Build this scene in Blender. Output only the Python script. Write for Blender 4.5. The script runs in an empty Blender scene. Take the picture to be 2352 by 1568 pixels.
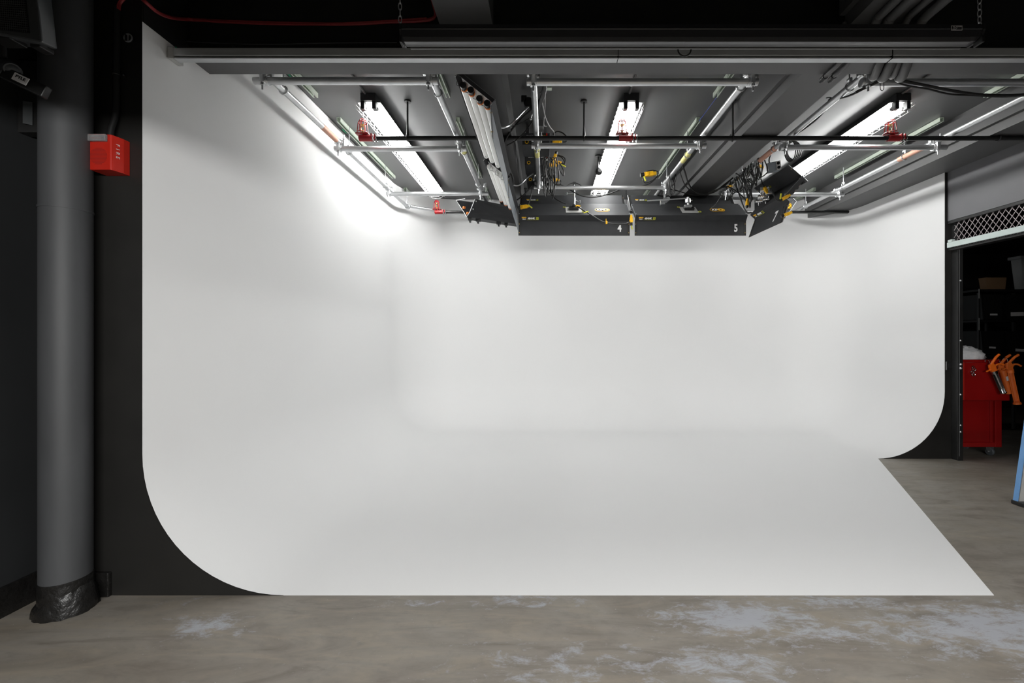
import bpy, bmesh, math, random
from mathutils import Vector, Matrix
random.seed(7)
C = bpy.context.scene.collection
PI = math.pi
# ------------------------------------------------------------------ camera frame of reference
CH, FPX, VX, VY = 1.4, 1000.0, 1253.0, 772.0          # camera height, focal length in px, vanishing point


def P(px, py, Y):
    """point of the room at depth Y that is seen at px,py"""
    return Vector(((px - VX) * Y / FPX, Y, CH + (VY - py) * Y / FPX))


# ------------------------------------------------------------------ materials
def new_mat(name):
    m = bpy.data.materials.new(name)
    m.use_nodes = True
    nt = m.node_tree
    return m, nt, nt.nodes['Principled BSDF']


def mat(name, col, rough=.5, metal=0., noise=.15, scale=8., bump=0., spec=.5, coat=0., emit=0., trans=0., ior=1.45, stretch=(1, 1, 1)):
    m, nt, b = new_mat(name)
    b.inputs['Roughness'].default_value = rough
    b.inputs['Metallic'].default_value = metal
    b.inputs['Specular IOR Level'].default_value = spec
    b.inputs['Coat Weight'].default_value = coat
    b.inputs['Transmission Weight'].default_value = trans
    b.inputs['IOR'].default_value = ior
    tc = nt.nodes.new('ShaderNodeTexCoord')
    mp = nt.nodes.new('ShaderNodeMapping')
    mp.inputs['Scale'].default_value = stretch
    nz = nt.nodes.new('ShaderNodeTexNoise')
    nz.inputs['Scale'].default_value = scale
    nz.inputs['Detail'].default_value = 5
    nt.links.new(tc.outputs['Object'], mp.inputs[0])
    nt.links.new(mp.outputs[0], nz.inputs['Vector'])
    mx = nt.nodes.new('ShaderNodeMix')
    mx.data_type = 'RGBA'
    mx.inputs[6].default_value = tuple(c * (1 - noise) for c in col) + (1,)
    mx.inputs[7].default_value = tuple(min(1, c * (1 + noise)) for c in col) + (1,)
    nt.links.new(nz.outputs['Fac'], mx.inputs[0])
    nt.links.new(mx.outputs[2], b.inputs['Base Color'])
    if bump:
        bp = nt.nodes.new('ShaderNodeBump')
        bp.inputs['Strength'].default_value = bump
        bp.inputs['Distance'].default_value = .01
        nt.links.new(nz.outputs['Fac'], bp.inputs['Height'])
        nt.links.new(bp.outputs[0], b.inputs['Normal'])
    if emit:
        b.inputs['Emission Color'].default_value = (1, 1, .985, 1)
        b.inputs['Emission Strength'].default_value = emit
    return m


M = {}
M['cyc'] = mat('white cove paint', (.80, .803, .803), .55, noise=.012, scale=1.3, spec=.25)
M['black'] = mat('black wall paint', (.011, .0108, .0105), .45, noise=.25, scale=3, bump=.05)
M['blackwall'] = mat('rough black masonry paint', (.016, .017, .018), .6, noise=.5, scale=2.2, bump=.35, stretch=(1, 1, .5))
M['panel'] = mat('black end panel', (.0125, .012, .011), .5, noise=.3, scale=5)
M['ceil'] = mat('dark grey ceiling paint', (.075, .0765, .077), .42, noise=.18, scale=1.6, bump=.08, spec=.5)
M['beam'] = mat('dark grey beam paint', (.085, .085, .086), .5, noise=.12, scale=2, bump=.05)
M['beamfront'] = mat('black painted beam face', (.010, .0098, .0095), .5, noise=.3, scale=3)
M['grey'] = mat('grey wall paint', (.135, .135, .142), .5, noise=.08, scale=2)
M['pipeblk'] = mat('grey-black standpipe paint', (.052, .054, .057), .55, noise=.35, scale=6, bump=.25, stretch=(1, 1, .25))
M['tar'] = mat('black sealant', (.010, .0095, .009), .3, noise=.4, scale=25, bump=.9)
M['galv'] = mat('galvanized pipe', (.62, .63, .64), .36, metal=.85, noise=.16, scale=14)
M['alu'] = mat('cast aluminium clamp', (.72, .73, .74), .3, metal=.9, noise=.15, scale=30)
M['zinc'] = mat('zinc strut channel', (.52, .58, .50), .45, metal=.55, noise=.12, scale=12)
M['strut'] = mat('dull galvanised strut', (.55, .57, .58), .42, metal=.45, noise=.25, scale=9, stretch=(.3, 1, 1))
M['tube'] = mat('lit fluorescent tube', (1, 1, 1), .4, noise=0, emit=39.0)
M['deadtube'] = mat('unlit white tube', (.90, .90, .88), .3, noise=.06, scale=20)
M['reflector'] = mat('white reflector', (.85, .86, .85), .35, noise=.02)
M['wire'] = mat('white wire guard', (.8, .8, .8), .4, noise=.02)
M['fixture'] = mat('black corrugated plastic', (.032, .033, .035), .6, noise=.2, scale=10, spec=.22)
M['fixgrey'] = mat('grey plastic wing', (.20, .225, .25), .45, noise=.12, scale=6)
M['edge'] = mat('grey metal frame edge', (.35, .36, .37), .4, metal=.6, noise=.1)
M['plastic'] = mat('black plastic', (.013, .013, .013), .35, noise=.2, scale=20)
M['rubber'] = mat('black cable rubber', (.012, .012, .012), .5, noise=.2, scale=30)
M['greycable'] = mat('grey cable sheath', (.22, .22, .22), .45, noise=.1)
M['yellow'] = mat('yellow connector plastic', (.85, .47, .012), .4, noise=.08)
M['lime'] = mat('yellow-green tag', (.62, .62, .04), .5, noise=.1)
M['orange'] = mat('orange lacquer', (.86, .155, .012), .38, noise=.08, spec=.5)
M['dorange'] = mat('dull orange lacquer', (.62, .13, .02), .42, noise=.12)
M['orangecap'] = mat('orange tube cap', (.75, .2, .03), .5, noise=.1)
M['red'] = mat('glossy red plastic', (.42, .016, .008), .3, noise=.05, spec=.5)
M['redlt'] = mat('pinkish red face', (.55, .055, .05), .4, noise=.05)
M['redwire'] = mat('red wire enamel', (.30, .010, .013), .35, noise=.1)
M['redcable'] = mat('dull red cable', (.25, .022, .025), .5, noise=.3, scale=40)
M['redcart'] = mat('red cart enamel', (.28, .006, .006), .28, noise=.12, scale=4, coat=.3)
M['chrome'] = mat('chrome steel', (.75, .75, .76), .16, metal=1., noise=.05)
M['brass'] = mat('brass', (.62, .42, .14), .3, metal=1., noise=.1)
M['lens'] = mat('clear strobe lens', (.92, .92, .92), .06, noise=.02, trans=.85)
M['white'] = mat('white lettering', (.82, .82, .82), .5, noise=.02)
M['ink'] = mat('black lettering', (.008, .008, .008), .8, noise=0, spec=.1)
M['paper'] = mat('white paper label', (.55, .54, .54), .6, noise=.05)
M['plate'] = mat('light grey mount plate', (.42, .42, .41), .45, noise=.08)
M['bag'] = mat('crumpled clear plastic bag', (.74, .76, .80), .16, noise=.4, scale=11, bump=1., stretch=(1, 2.5, 1))
M['tan'] = mat('tan cardboard', (.17, .10, .05), .7, noise=.1)
M['tub'] = mat('cloudy plastic tub', (.30, .31, .31), .4, noise=.1)
M['blue'] = mat('blue fibreglass', (.13, .30, .58), .45, noise=.08)
M['alum'] = mat('scuffed aluminium', (.60, .60, .58), .45, metal=.5, noise=.2, scale=18)
M['mint'] = mat('pale mint steel bar', (.56, .64, .62), .4, noise=.06)
M['mesh'] = mat('woven steel mesh', (.55, .50, .50), .4, metal=.6, noise=.1)
M['darksteel'] = mat('dark steel frame', (.022, .022, .022), .4, metal=.3, noise=.3)
M['speaker'] = mat('charcoal speaker cabinet', (.050, .054, .056), .5, noise=.15, scale=12)
M['grille'] = mat('black speaker grille', (.008, .008, .008), .5, noise=.2)
M['shelf'] = mat('black storage shelf', (.006, .006, .006), .5, noise=.3)
M['wheel'] = mat('grey rubber wheel', (.09, .10, .11), .4, noise=.1)
M['casegrey'] = mat('satin grey screen lip', (.16, .16, .165), .35, metal=.5, noise=.05)
M['case'] = mat('satin black case', (.018, .018, .02), .3, noise=.1)
M['tape'] = mat('pinkish pipe sticker', (.55, .30, .22), .5, noise=.08)
M['ytape'] = mat('yellow pipe sticker', (.62, .58, .22), .5, noise=.08)
M['green'] = mat('green masking tape', (.02, .30, .14), .6, noise=.1)
M['bluecord'] = mat('blue string', (.03, .06, .32), .6, noise=.1)
M['storewall'] = mat('dark store wall', (.010, .008, .007), .7, noise=.4, scale=4)


def floor_material():
    m, nt, b = new_mat('worn concrete floor')
    N, L = nt.nodes, nt.links
    tc = N.new('ShaderNodeTexCoord')
    co = tc.outputs['Object']

    def noise(scale, detail=6, st=(1, 1, 1), rot=0, rough=.6, dist=0.):
        mp = N.new('ShaderNodeMapping')
        mp.inputs['Scale'].default_value = st
        mp.inputs['Rotation'].default_value = (0, 0, rot)
        L.new(co, mp.inputs[0])
        n = N.new('ShaderNodeTexNoise')
        n.inputs['Scale'].default_value = scale
        n.inputs['Detail'].default_value = detail
        n.inputs['Roughness'].default_value = rough
        n.inputs['Distortion'].default_value = dist
        L.new(mp.outputs[0], n.inputs['Vector'])
        return n.outputs['Fac']

    def ramp(v, a, z):
        r = N.new('ShaderNodeMapRange')
        r.inputs['From Min'].default_value = a
        r.inputs['From Max'].default_value = z
        L.new(v, r.inputs['Value'])
        return r.outputs[0]

    def math_(op, a, c):
        n = N.new('ShaderNodeMath')
        n.operation = op
        for i, v in enumerate((a, c)):
            if isinstance(v, (int, float)):
                n.inputs[i].default_value = v
            else:
                L.new(v, n.inputs[i])
        return n.outputs[0]

    def mix(f, a, c):
        n = N.new('ShaderNodeMix')
        n.data_type = 'RGBA'
        if isinstance(f, (int, float)):
            n.inputs[0].default_value = f
        else:
            L.new(f, n.inputs[0])
        for i, v in ((6, a), (7, c)):
            if isinstance(v, tuple):
                n.inputs[i].default_value = v + (1,)
            else:
                L.new(v, n.inputs[i])
        return n.outputs[2]

    big = noise(1.1, 5, (1, 1.6, 1), .5, .6, 1.2)
    streak = noise(2.2, 7, (.7, 3.2, 1), -.55, .62, 1.6)
    fine = noise(14, 6, (1, 1.5, 1), .3, .7)
    base = mix(ramp(big, .35, .65), (.172, .152, .125), (.232, .213, .186))
    base = mix(math_('MULTIPLY', ramp(streak, .50, .72), .6), base, (.285, .245, .19))
    base = mix(math_('MULTIPLY', ramp(streak, .47, .30), .55), base, (.105, .084, .066))
    base = mix(math_('MULTIPLY', ramp(fine, .52, .75), .3), base, (.10, .094, .088))
    # worn pale patches at the places where the sealer has gone
    tot = None
    for (x, y, rx, ry, amt) in ((.95, 2.16, .42, .16, 1.0), (1.35, 2.05, .5, .12, .7), (.75, 1.86, .42, .12, .8), (2.2, 2.08, .75, .22, 1.0),
                                (2.45, 1.8, .5, .2, 1.0), (-.15, 2.3, .35, .08, .62), (-.7, 2.3, .25, .07, .5), (-1.62, 2.1, .22, .1, .8),
                                (.05, 1.85, .5, .16, .55), (1.6, 2.3, .5, .08, .7), (-1.95, 2.3, .15, .05, .5), (4.4, 4.7, .3, .15, .3)):
        s = N.new('ShaderNodeVectorMath')
        s.operation = 'SUBTRACT'
        L.new(co, s.inputs[0])
        s.inputs[1].default_value = (x, y, 0)
        q = N.new('ShaderNodeVectorMath')
        q.operation = 'MULTIPLY'
        L.new(s.outputs[0], q.inputs[0])
        q.inputs[1].default_value = (1 / rx, 1 / ry, 0)
        ln = N.new('ShaderNodeVectorMath')
        ln.operation = 'LENGTH'
        L.new(q.outputs[0], ln.inputs[0])
        v = math_('MULTIPLY', ramp(ln.outputs['Value'], 1.5, .2), amt)
        tot = v if tot is None else math_('MAXIMUM', tot, v)
    pn = noise(8.5, 12, (.9, 1.9, 1), -.3, .78, .4)
    patch = ramp(math_('ADD', math_('MULTIPLY', tot, .26), pn), .62, .75)
    patch = math_('MULTIPLY', patch, .85)
    col = mix(patch, base, (.34, .355, .39))
    speck = ramp(noise(55, 2, (1, 2, 1), .3), .735, .76)
    col = mix(math_('MULTIPLY', speck, .6), col, (.55, .55, .55))
    L.new(col, b.inputs['Base Color'])
    rr = N.new('ShaderNodeMapRange')
    rr.inputs['To Min'].default_value = .42
    rr.inputs['To Max'].default_value = .62
    L.new(fine, rr.inputs['Value'])
    L.new(rr.outputs[0], b.inputs['Roughness'])
    b.inputs['Specular IOR Level'].default_value = .35
    bp = N.new('ShaderNodeBump')
    bp.inputs['Strength'].default_value = .12
    bp.inputs['Distance'].default_value = .004
    L.new(fine, bp.inputs['Height'])
    L.new(bp.outputs[0], b.inputs['Normal'])
    return m


M['floor'] = floor_material()

# ------------------------------------------------------------------ mesh builder
ORG = {}


def ortho(d):
    d = d.normalized()
    u = d.cross(Vector((0, 0, 1)))
    if u.length < 1e-3:
        u = d.cross(Vector((1, 0, 0)))
    u.normalize()
    return u, d.cross(u).normalized()


class MB:
    def __init__(self):
        self.v, self.f = [], []

    def add(self, vs, fs):
        n = len(self.v)
        self.v += [Vector(v) for v in vs]
        self.f += [tuple(i + n for i in f) for f in fs]
        return self

    def box(self, x0, x1, y0, y1, z0, z1):
        vs = [(x, y, z) for z in (z0, z1) for y in (y0, y1) for x in (x0, x1)]
        return self.add(vs, [(0, 2, 3, 1), (4, 5, 7, 6), (0, 1, 5, 4), (2, 6, 7, 3), (0, 4, 6, 2), (1, 3, 7, 5)])

    def obox(self, c, ax, ay, az, sx, sy, sz):
        c = Vector(c)
        vs = [c + ax * (sx * i / 2) + ay * (sy * j / 2) + az * (sz * k / 2) for k in (-1, 1) for j in (-1, 1) for i in (-1, 1)]
        return self.add(vs, [(0, 2, 3, 1), (4, 5, 7, 6), (0, 1, 5, 4), (2, 6, 7, 3), (0, 4, 6, 2), (1, 3, 7, 5)])

    def slab(self, q, t):
        """thin plate from four corners"""
        q = [Vector(p) for p in q]
        n = (q[1] - q[0]).cross(q[3] - q[0]).normalized() * (t / 2)
        vs = [p - n for p in q] + [p + n for p in q]
        return self.add(vs, [(3, 2, 1, 0), (4, 5, 6, 7)] + [(i, (i + 1) % 4, (i + 1) % 4 + 4, i + 4) for i in range(4)])

    def cyl(self, a, b, r, n=14, r2=None, cap=True):
        a, b = Vector(a), Vector(b)
        r2 = r if r2 is None else r2
        u, w = ortho(b - a)
        vs = []
        for p, rr in ((a, r), (b, r2)):
            vs += [p + (u * math.cos(2 * PI * i / n) + w * math.sin(2 * PI * i / n)) * rr for i in range(n)]
        fs = [(i, (i + 1) % n, n + (i + 1) % n, n + i) for i in range(n)]
        if cap:
            fs += [tuple(range(n - 1, -1, -1)), tuple(range(n, 2 * n))]
        return self.add(vs, fs)

    def pipe(self, pts, r, n=8, smooth=0):
        pts = [Vector(p) for p in pts]
        if smooth:
            pts = catmull(pts, smooth)
        m = len(pts)
        u = None
        vs = []
        for i, p in enumerate(pts):
            d = (pts[min(i + 1, m - 1)] - pts[max(i - 1, 0)])
            if d.length < 1e-9:
                d = Vector((0, 0, 1))
            d.normalize()
            if u is None:
                u, w = ortho(d)
            else:
                u = (u - d * u.dot(d))
                if u.length < 1e-4:
                    u, w = ortho(d)
                u.normalize()
                w = d.cross(u)
            vs += [p + (u * math.cos(2 * PI * k / n) + w * math.sin(2 * PI * k / n)) * r for k in range(n)]
        fs = [(i * n + k, i * n + (k + 1) % n, (i + 1) * n + (k + 1) % n, (i + 1) * n + k) for i in range(m - 1) for k in range(n)]
        fs += [tuple(range(n - 1, -1, -1)), tuple(range((m - 1) * n, m * n))]
        return self.add(vs, fs)

    def ring(self, c, axis, R, r, n=18, k=6, a0=0., a1=2 * PI):
        u, w = ortho(Vector(axis))
        c = Vector(c)
        full = abs(a1 - a0 - 2 * PI) < 1e-6
        cnt = n if full else n + 1
        pts = [c + (u * math.cos(a0 + (a1 - a0) * i / n) + w * math.sin(a0 + (a1 - a0) * i / n)) * R for i in range(cnt)]
        if full:
            pts.append(pts[0].copy())
        return self.pipe(pts, r, k)

    def sphere(self, c, r, n=14, m=8, sc=(1, 1, 1)):
        c = Vector(c)
        vs = [c + Vector((0, 0, r * sc[2]))]
        for j in range(1, m):
            t = PI * j / m
            for i in range(n):
                a = 2 * PI * i / n
                vs.append(c + Vector((r * sc[0] * math.sin(t) * math.cos(a), r * sc[1] * math.sin(t) * math.sin(a), r * sc[2] * math.cos(t))))
        vs.append(c - Vector((0, 0, r * sc[2])))
        fs = [(0, 1 + i, 1 + (i + 1) % n) for i in range(n)]
        for j in range(m - 2):
            for i in range(n):
                a, b2 = 1 + j * n + i, 1 + j * n + (i + 1) % n
                fs.append((a, a + n, b2 + n, b2))
        e = len(vs) - 1
        fs += [(e, e - n + (i + 1) % n, e - n + i) for i in range(n)]
        return self.add(vs, fs)

    def prism(self, poly, off):
        """extrude a planar polygon (list of points) by vector off"""
        poly = [Vector(p) for p in poly]
        off = Vector(off)
        n = len(poly)
        return self.add(poly + [p + off for p in poly],
                        [tuple(range(n - 1, -1, -1)), tuple(range(n, 2 * n))] + [(i, (i + 1) % n, n + (i + 1) % n, n + i) for i in range(n)])

    def build(self, name, m, parent=None, smooth=None, bevel=0., base=None):
        me = bpy.data.meshes.new(name)
        if parent is not None:
            org = ORG[parent.name]
        elif base is not None:
            org = Vector(base)
        else:
            lo = [min(v[i] for v in self.v) for i in range(3)]
            hi = [max(v[i] for v in self.v) for i in range(3)]
            org = Vector(((lo[0] + hi[0]) / 2, (lo[1] + hi[1]) / 2, lo[2]))
        me.from_pydata([v - org for v in self.v], [], self.f)
        bm = bmesh.new()
        bm.from_mesh(me)
        bmesh.ops.recalc_face_normals(bm, faces=bm.faces)
        bm.to_mesh(me)
        bm.free()
        me.materials.append(m)
        if smooth is not None:
            me.polygons.foreach_set('use_smooth', [True] * len(me.polygons))
            me.set_sharp_from_angle(angle=math.radians(smooth))
        o = bpy.data.objects.new(name, me)
        C.objects.link(o)
        if parent is not None:
            o.parent = parent
        else:
            o.location = org
        ORG[o.name] = org
        if bevel:
            md = o.modifiers.new('bevel', 'BEVEL')
            md.width = bevel
            md.segments = 2
            md.limit_method = 'ANGLE'
        return o


def catmull(pts, k=8):
    out = []
    n = len(pts)
    for i in range(n - 1):
        p0, p1, p2, p3 = pts[max(i - 1, 0)], pts[i], pts[i + 1], pts[min(i + 2, n - 1)]
        for j in range(k):
            t = j / k
            out.append(.5 * ((2 * p1) + (p2 - p0) * t + (2 * p0 - 5 * p1 + 4 * p2 - p3) * t * t + (3 * p1 - p0 - 3 * p2 + p3) * t ** 3))
    out.append(pts[-1])
    return out


def tag(o, label=None, cat=None, group=None, kind=None):
    if label:
        o['label'] = label
    if cat:
        o['category'] = cat
    if group:
        o['group'] = group
    if kind:
        o['kind'] = kind
    return o


def struct(o):
    o['kind'] = 'structure'
    return o


def thing(name, loc, label, cat, group=None):
    o = bpy.data.objects.new(name, None)
    o.empty_display_size = .1
    C.objects.link(o)
    o.location = loc
    ORG[o.name] = Vector(loc)
    return tag(o, label, cat, group)


def text(s, c, ax, ay, size, m, parent, name='lettering', shear=0., bold=0., ext=.0012, sx=1.):
    """lettering centred on c, reading along ax, upright along ay"""
    cu = bpy.data.curves.new(name, 'FONT')
    cu.body = s
    cu.size = size
    cu.align_x, cu.align_y = 'CENTER', 'CENTER'
    cu.extrude = ext
    cu.offset = bold
    cu.shear = shear
    cu.resolution_u = 3
    t = bpy.data.objects.new(name, cu)
    C.objects.link(t)
    dg = bpy.context.evaluated_depsgraph_get()
    me = bpy.data.meshes.new_from_object(t.evaluated_get(dg))
    bpy.data.objects.remove(t)
    bpy.data.curves.remove(cu)
    me.name = name
    ax, ay = Vector(ax).normalized(), Vector(ay).normalized()
    az = ax.cross(ay)
    R = Matrix((ax * sx, ay, az)).transposed().to_4x4()
    me.transform(Matrix.Translation(Vector(c) - ORG[parent.name]) @ R)
    me.materials.clear()
    me.materials.append(m)
    o = bpy.data.objects.new(name, me)
    C.objects.link(o)
    o.parent = parent
    ORG[o.name] = ORG[parent.name]
    return o


X, Y_, Z = Vector((1, 0, 0)), Vector((0, 1, 0)), Vector((0, 0, 1))

# ------------------------------------------------------------------ room shell
XL, XR, YF, YB, YRW = -2.179, 4.568, 2.353, 7.0, 4.982      # cove left wall, right wall, front edge, back wall, right wing end
RC, RP = .762, .82                                          # cove radius, plan corner radius
ZC, ZS, ZFB = CH + 2.2, CH + 1.873, CH + 1.70               # ceiling, beam soffit, front beam soffit

mb = MB()
mb.box(-2.9, 9.2, -4, 9, -.1, 0)
struct(mb.build('floor', M['floor'], base=(0, 0, 0)))
mb = MB()
mb.box(-2.9, 9.2, -4, 9, ZC, ZC + .15)
struct(mb.build('ceiling', M['ceil'], base=(0, 0, 0)))
mb = MB()
mb.box(-2.9, -2.72, -4, 7.3, 0, ZC)
struct(mb.build('wall_left', M['blackwall'], base=(0, 0, 0)))
mb = MB()
mb.box(-2.9, 4.75, 7.15, 7.3, 0, ZC)
struct(mb.build('wall_back', M['black'], base=(0, 0, 0)))

# --- the white infinity cove
def plan():
    pts = [(XL, YF), (XL, 2.66), (XL, 2.6601), (XL, 3.4), (XL, 4.2), (XL, 5.2)]
    n = 14
    for i in range(n + 1):
        a = PI - (PI / 2) * i / n
        pts.append((XL + RP + RP * math.cos(a), YB - RP + RP * math.sin(a)))
    pts += [(-.5, YB), (1.2, YB), (2.8, YB)]
    for i in range(n + 1):
        a = PI / 2 - (PI / 2) * i / n
        pts.append((XR - RP + RP * math.cos(a), YB - RP + RP * math.sin(a)))
    pts += [(XR, 5.6), (XR, YRW)]
    return pts


pl = plan()
vs, fs = [], []
NA = 18
for i, (x, y) in enumerate(pl):
    if x == XL:
        nx, ny = 1, 0
    elif x >= XR - 1e-6:
        nx, ny = -1, 0
    elif y >= YB - 1e-6:
        nx, ny = 0, -1
    else:
        cx = XL + RP if x < 1 else XR - RP
        d = Vector((cx - x, YB - RP - y)).normalized()
        nx, ny = d.x, d.y
    ztop = ZFB if i < 2 else ZC - .004
    if x >= XR - 1e-6:
        ztop = ZS + .1
    col = [(x + nx * RC * (1 - math.sin(a)), y + ny * RC * (1 - math.sin(a)), .0015 + RC * (1 - math.cos(a))) for a in [PI / 2 * k / NA for k in range(NA + 1)]]
    col += [(x, y, RC + .0015 + (ztop - RC - .0015) * k / 6) for k in range(1, 7)]
    vs += col
H = NA + 7
for i in range(len(pl) - 1):
    for k in range(H - 1):
        fs.append((i * H + k, (i + 1) * H + k, (i + 1) * H + k + 1, i * H + k + 1))
nb = len(vs)
vs += [(2.424, YF, .0015)]
fs.append(tuple([i * H for i in range(len(pl))] + [nb]))
# thin front lip of the floor part
vs += [(XL + RC, YF, 0), (2.424, YF, 0), (XR - RC, YRW, 0)]
fs += [(0, nb, nb + 2, nb + 1), (nb, (len(pl) - 1) * H, nb + 3, nb + 2)]
mb = MB()
mb.add(vs, fs)
cyc = mb.build('cyclorama', M['cyc'], smooth=30, base=(1.2, 4.7, 0))
tag(cyc, 'large white infinity cove curving from studio walls down onto the floor', 'cyclorama')

# --- black end panels of the two wings (cut to the cove curve)
def wing_poly(xw, xo, y, ztop, s):
    r = RC + .003
    pts = [(xo, y, 0), (xw + s * RC, y, 0)]
    for k in range(0, 21):
        a = PI / 2 * k / 20
        pts.append((xw + s * (RC - r * math.sin(a)), y, RC + .0015 - r * math.cos(a)))
    pts[2] = (xw + s * RC, y, .0004)
    pts += [(xw - s * .003, y, ztop), (xo, y, ztop)]
    return pts


mb = MB()
mb.prism(wing_poly(XL, -2.44, YF, ZC, 1), (0, .14, 0))
struct(mb.build('wall_wing_left', M['panel'], base=(0, 0, 0)))
mb = MB()
mb.box(-2.72, -2.445, 2.47, 2.52, 0, ZC)
mb.box(-2.44, XL - .004, 2.493, 7.15, 0, ZC)
mb.box(XL - .02, XL + .001, 2.36, 2.655, ZFB + .002, ZC)
struct(mb.build('wall_recess_left', M['black'], base=(0, 0, 0)))
mb = MB()
mb.prism(wing_poly(XR, 4.652, YRW, ZS, -1), (0, .1, 0))
struct(mb.build('wall_wing_right', M['panel'], base=(0, 0, 0)))
mb = MB()
mb.box(XR + .01, 4.652, YRW + .1, 7.15, 0, ZS)
struct(mb.build('wall_partition_right', M['black'], base=(0, 0, 0)))
mb = MB()
mb.box(4.60, 4.74, 3.2, YRW - .002, 2.715, ZS)
mb.box(4.60, 4.74, -4, 3.2, 0, ZS)
struct(mb.build('wall_right', M['grey'], base=(0, 0, 0)))
# dark store room behind the cage front
mb = MB()
mb.box(4.66, 9.2, 8.5, 8.6, 0, ZC)
mb.box(9.1, 9.2, -1, 8.6, 0, ZC)
mb.box(4.66, 9.2, 1.9, 2.0, 0, ZC)
mb.box(4.76, 9.2, 2.0, 8.5, 3.0, 3.05)
struct(mb.build('wall_store_room', M['storewall'], base=(0, 0, 0)))
# baseboards
mb = MB()
mb.box(-2.722, -2.70, 0, 2.47, 0, .147)
struct(mb.build('baseboard_left', M['tar'], base=(0, 0, 0)))
mb = MB()
mb.box(-2.475, -2.342, YF - .022, YF - .001, .001, .132)
struct(mb.build('baseboard_wing', M['tar'], base=(0, 0, 0), bevel=.006))

# --- beams: three run away from the camera, one crosses in front
def beam(name, x0, x1, ya, yb, rec_l=True, rec_r=True):
    mb = MB()
    st, hh = .035, .085
    xl, xr = x0 + (st if rec_l else 0), x1 - (st if rec_r else 0)
    poly = [(xl, ya, ZS), (xr, ya, ZS), (xr, ya, ZS + hh), (x1, ya, ZS + hh), (x1, ya, ZC), (x0, ya, ZC), (x0, ya, ZS + hh), (xl, ya, ZS + hh)]
    mb.prism(poly, (0, yb - ya, 0))
    return struct(mb.build(name, M['beam'], base=(0, 0, 0)))


beam('trim_1', -.637, -.319, -4, 6.99, False, False)
beam('trim_2', 1.795, 2.198, -4, 6.99)
beam('trim_3', 4.115, 4.60, -4, 6.92, True, False)
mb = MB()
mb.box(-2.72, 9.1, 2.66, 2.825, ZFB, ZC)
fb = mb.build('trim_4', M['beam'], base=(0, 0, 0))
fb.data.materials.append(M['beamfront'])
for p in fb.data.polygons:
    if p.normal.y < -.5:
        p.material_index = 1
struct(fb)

# ------------------------------------------------------------------ camera, world, lights
cam = bpy.data.cameras.new('camera')
cam.lens = FPX / 2352 * 36
cam.sensor_width = 36
cam.shift_x = -(VX - 1176) / 2352
cam.shift_y = -(784 - VY) / 2352
cam.clip_start = .05
co = bpy.data.objects.new('camera', cam)
C.objects.link(co)
co.location = (0, 0, CH)
co.rotation_euler = (PI / 2, 0, 0)
bpy.context.scene.camera = co
w = bpy.data.worlds.new('world')
bpy.context.scene.world = w
w.use_nodes = True
w.node_tree.nodes['Background'].inputs[0].default_value = (.93, .97, 1, 1)
w.node_tree.nodes['Background'].inputs[1].default_value = .32


def area(name, loc, rot, sx, sy, e, col=(1, 1, 1)):
    l = bpy.data.lights.new(name, 'AREA')
    l.shape = 'RECTANGLE'
    l.size, l.size_y, l.energy, l.color = sx, sy, e, col
    o = bpy.data.objects.new(name, l)
    C.objects.link(o)
    o.location, o.rotation_euler = loc, rot
    return o


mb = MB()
mb.box(-2.72, 9.1, 1.05, 1.2, CH + 1.02, ZC)  # unseen beam, added to keep the fill light off the upper front
struct(mb.build('shade_blocker', M['beamfront'], base=(0, 0, 0)))
area('front_fill_light', (.9, -2.6, 2.05), (math.radians(74), 0, 0), 4.6, .5, 295, (1, .99, .97))  # added fill light behind the camera, evens out the cove

area('floor_fill_light', (.9, .35, 3.5), (0, 0, 0), 5.0, .5, 75, (1, .99, .97))  # second added fill, from above, brightens the front floor

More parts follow.
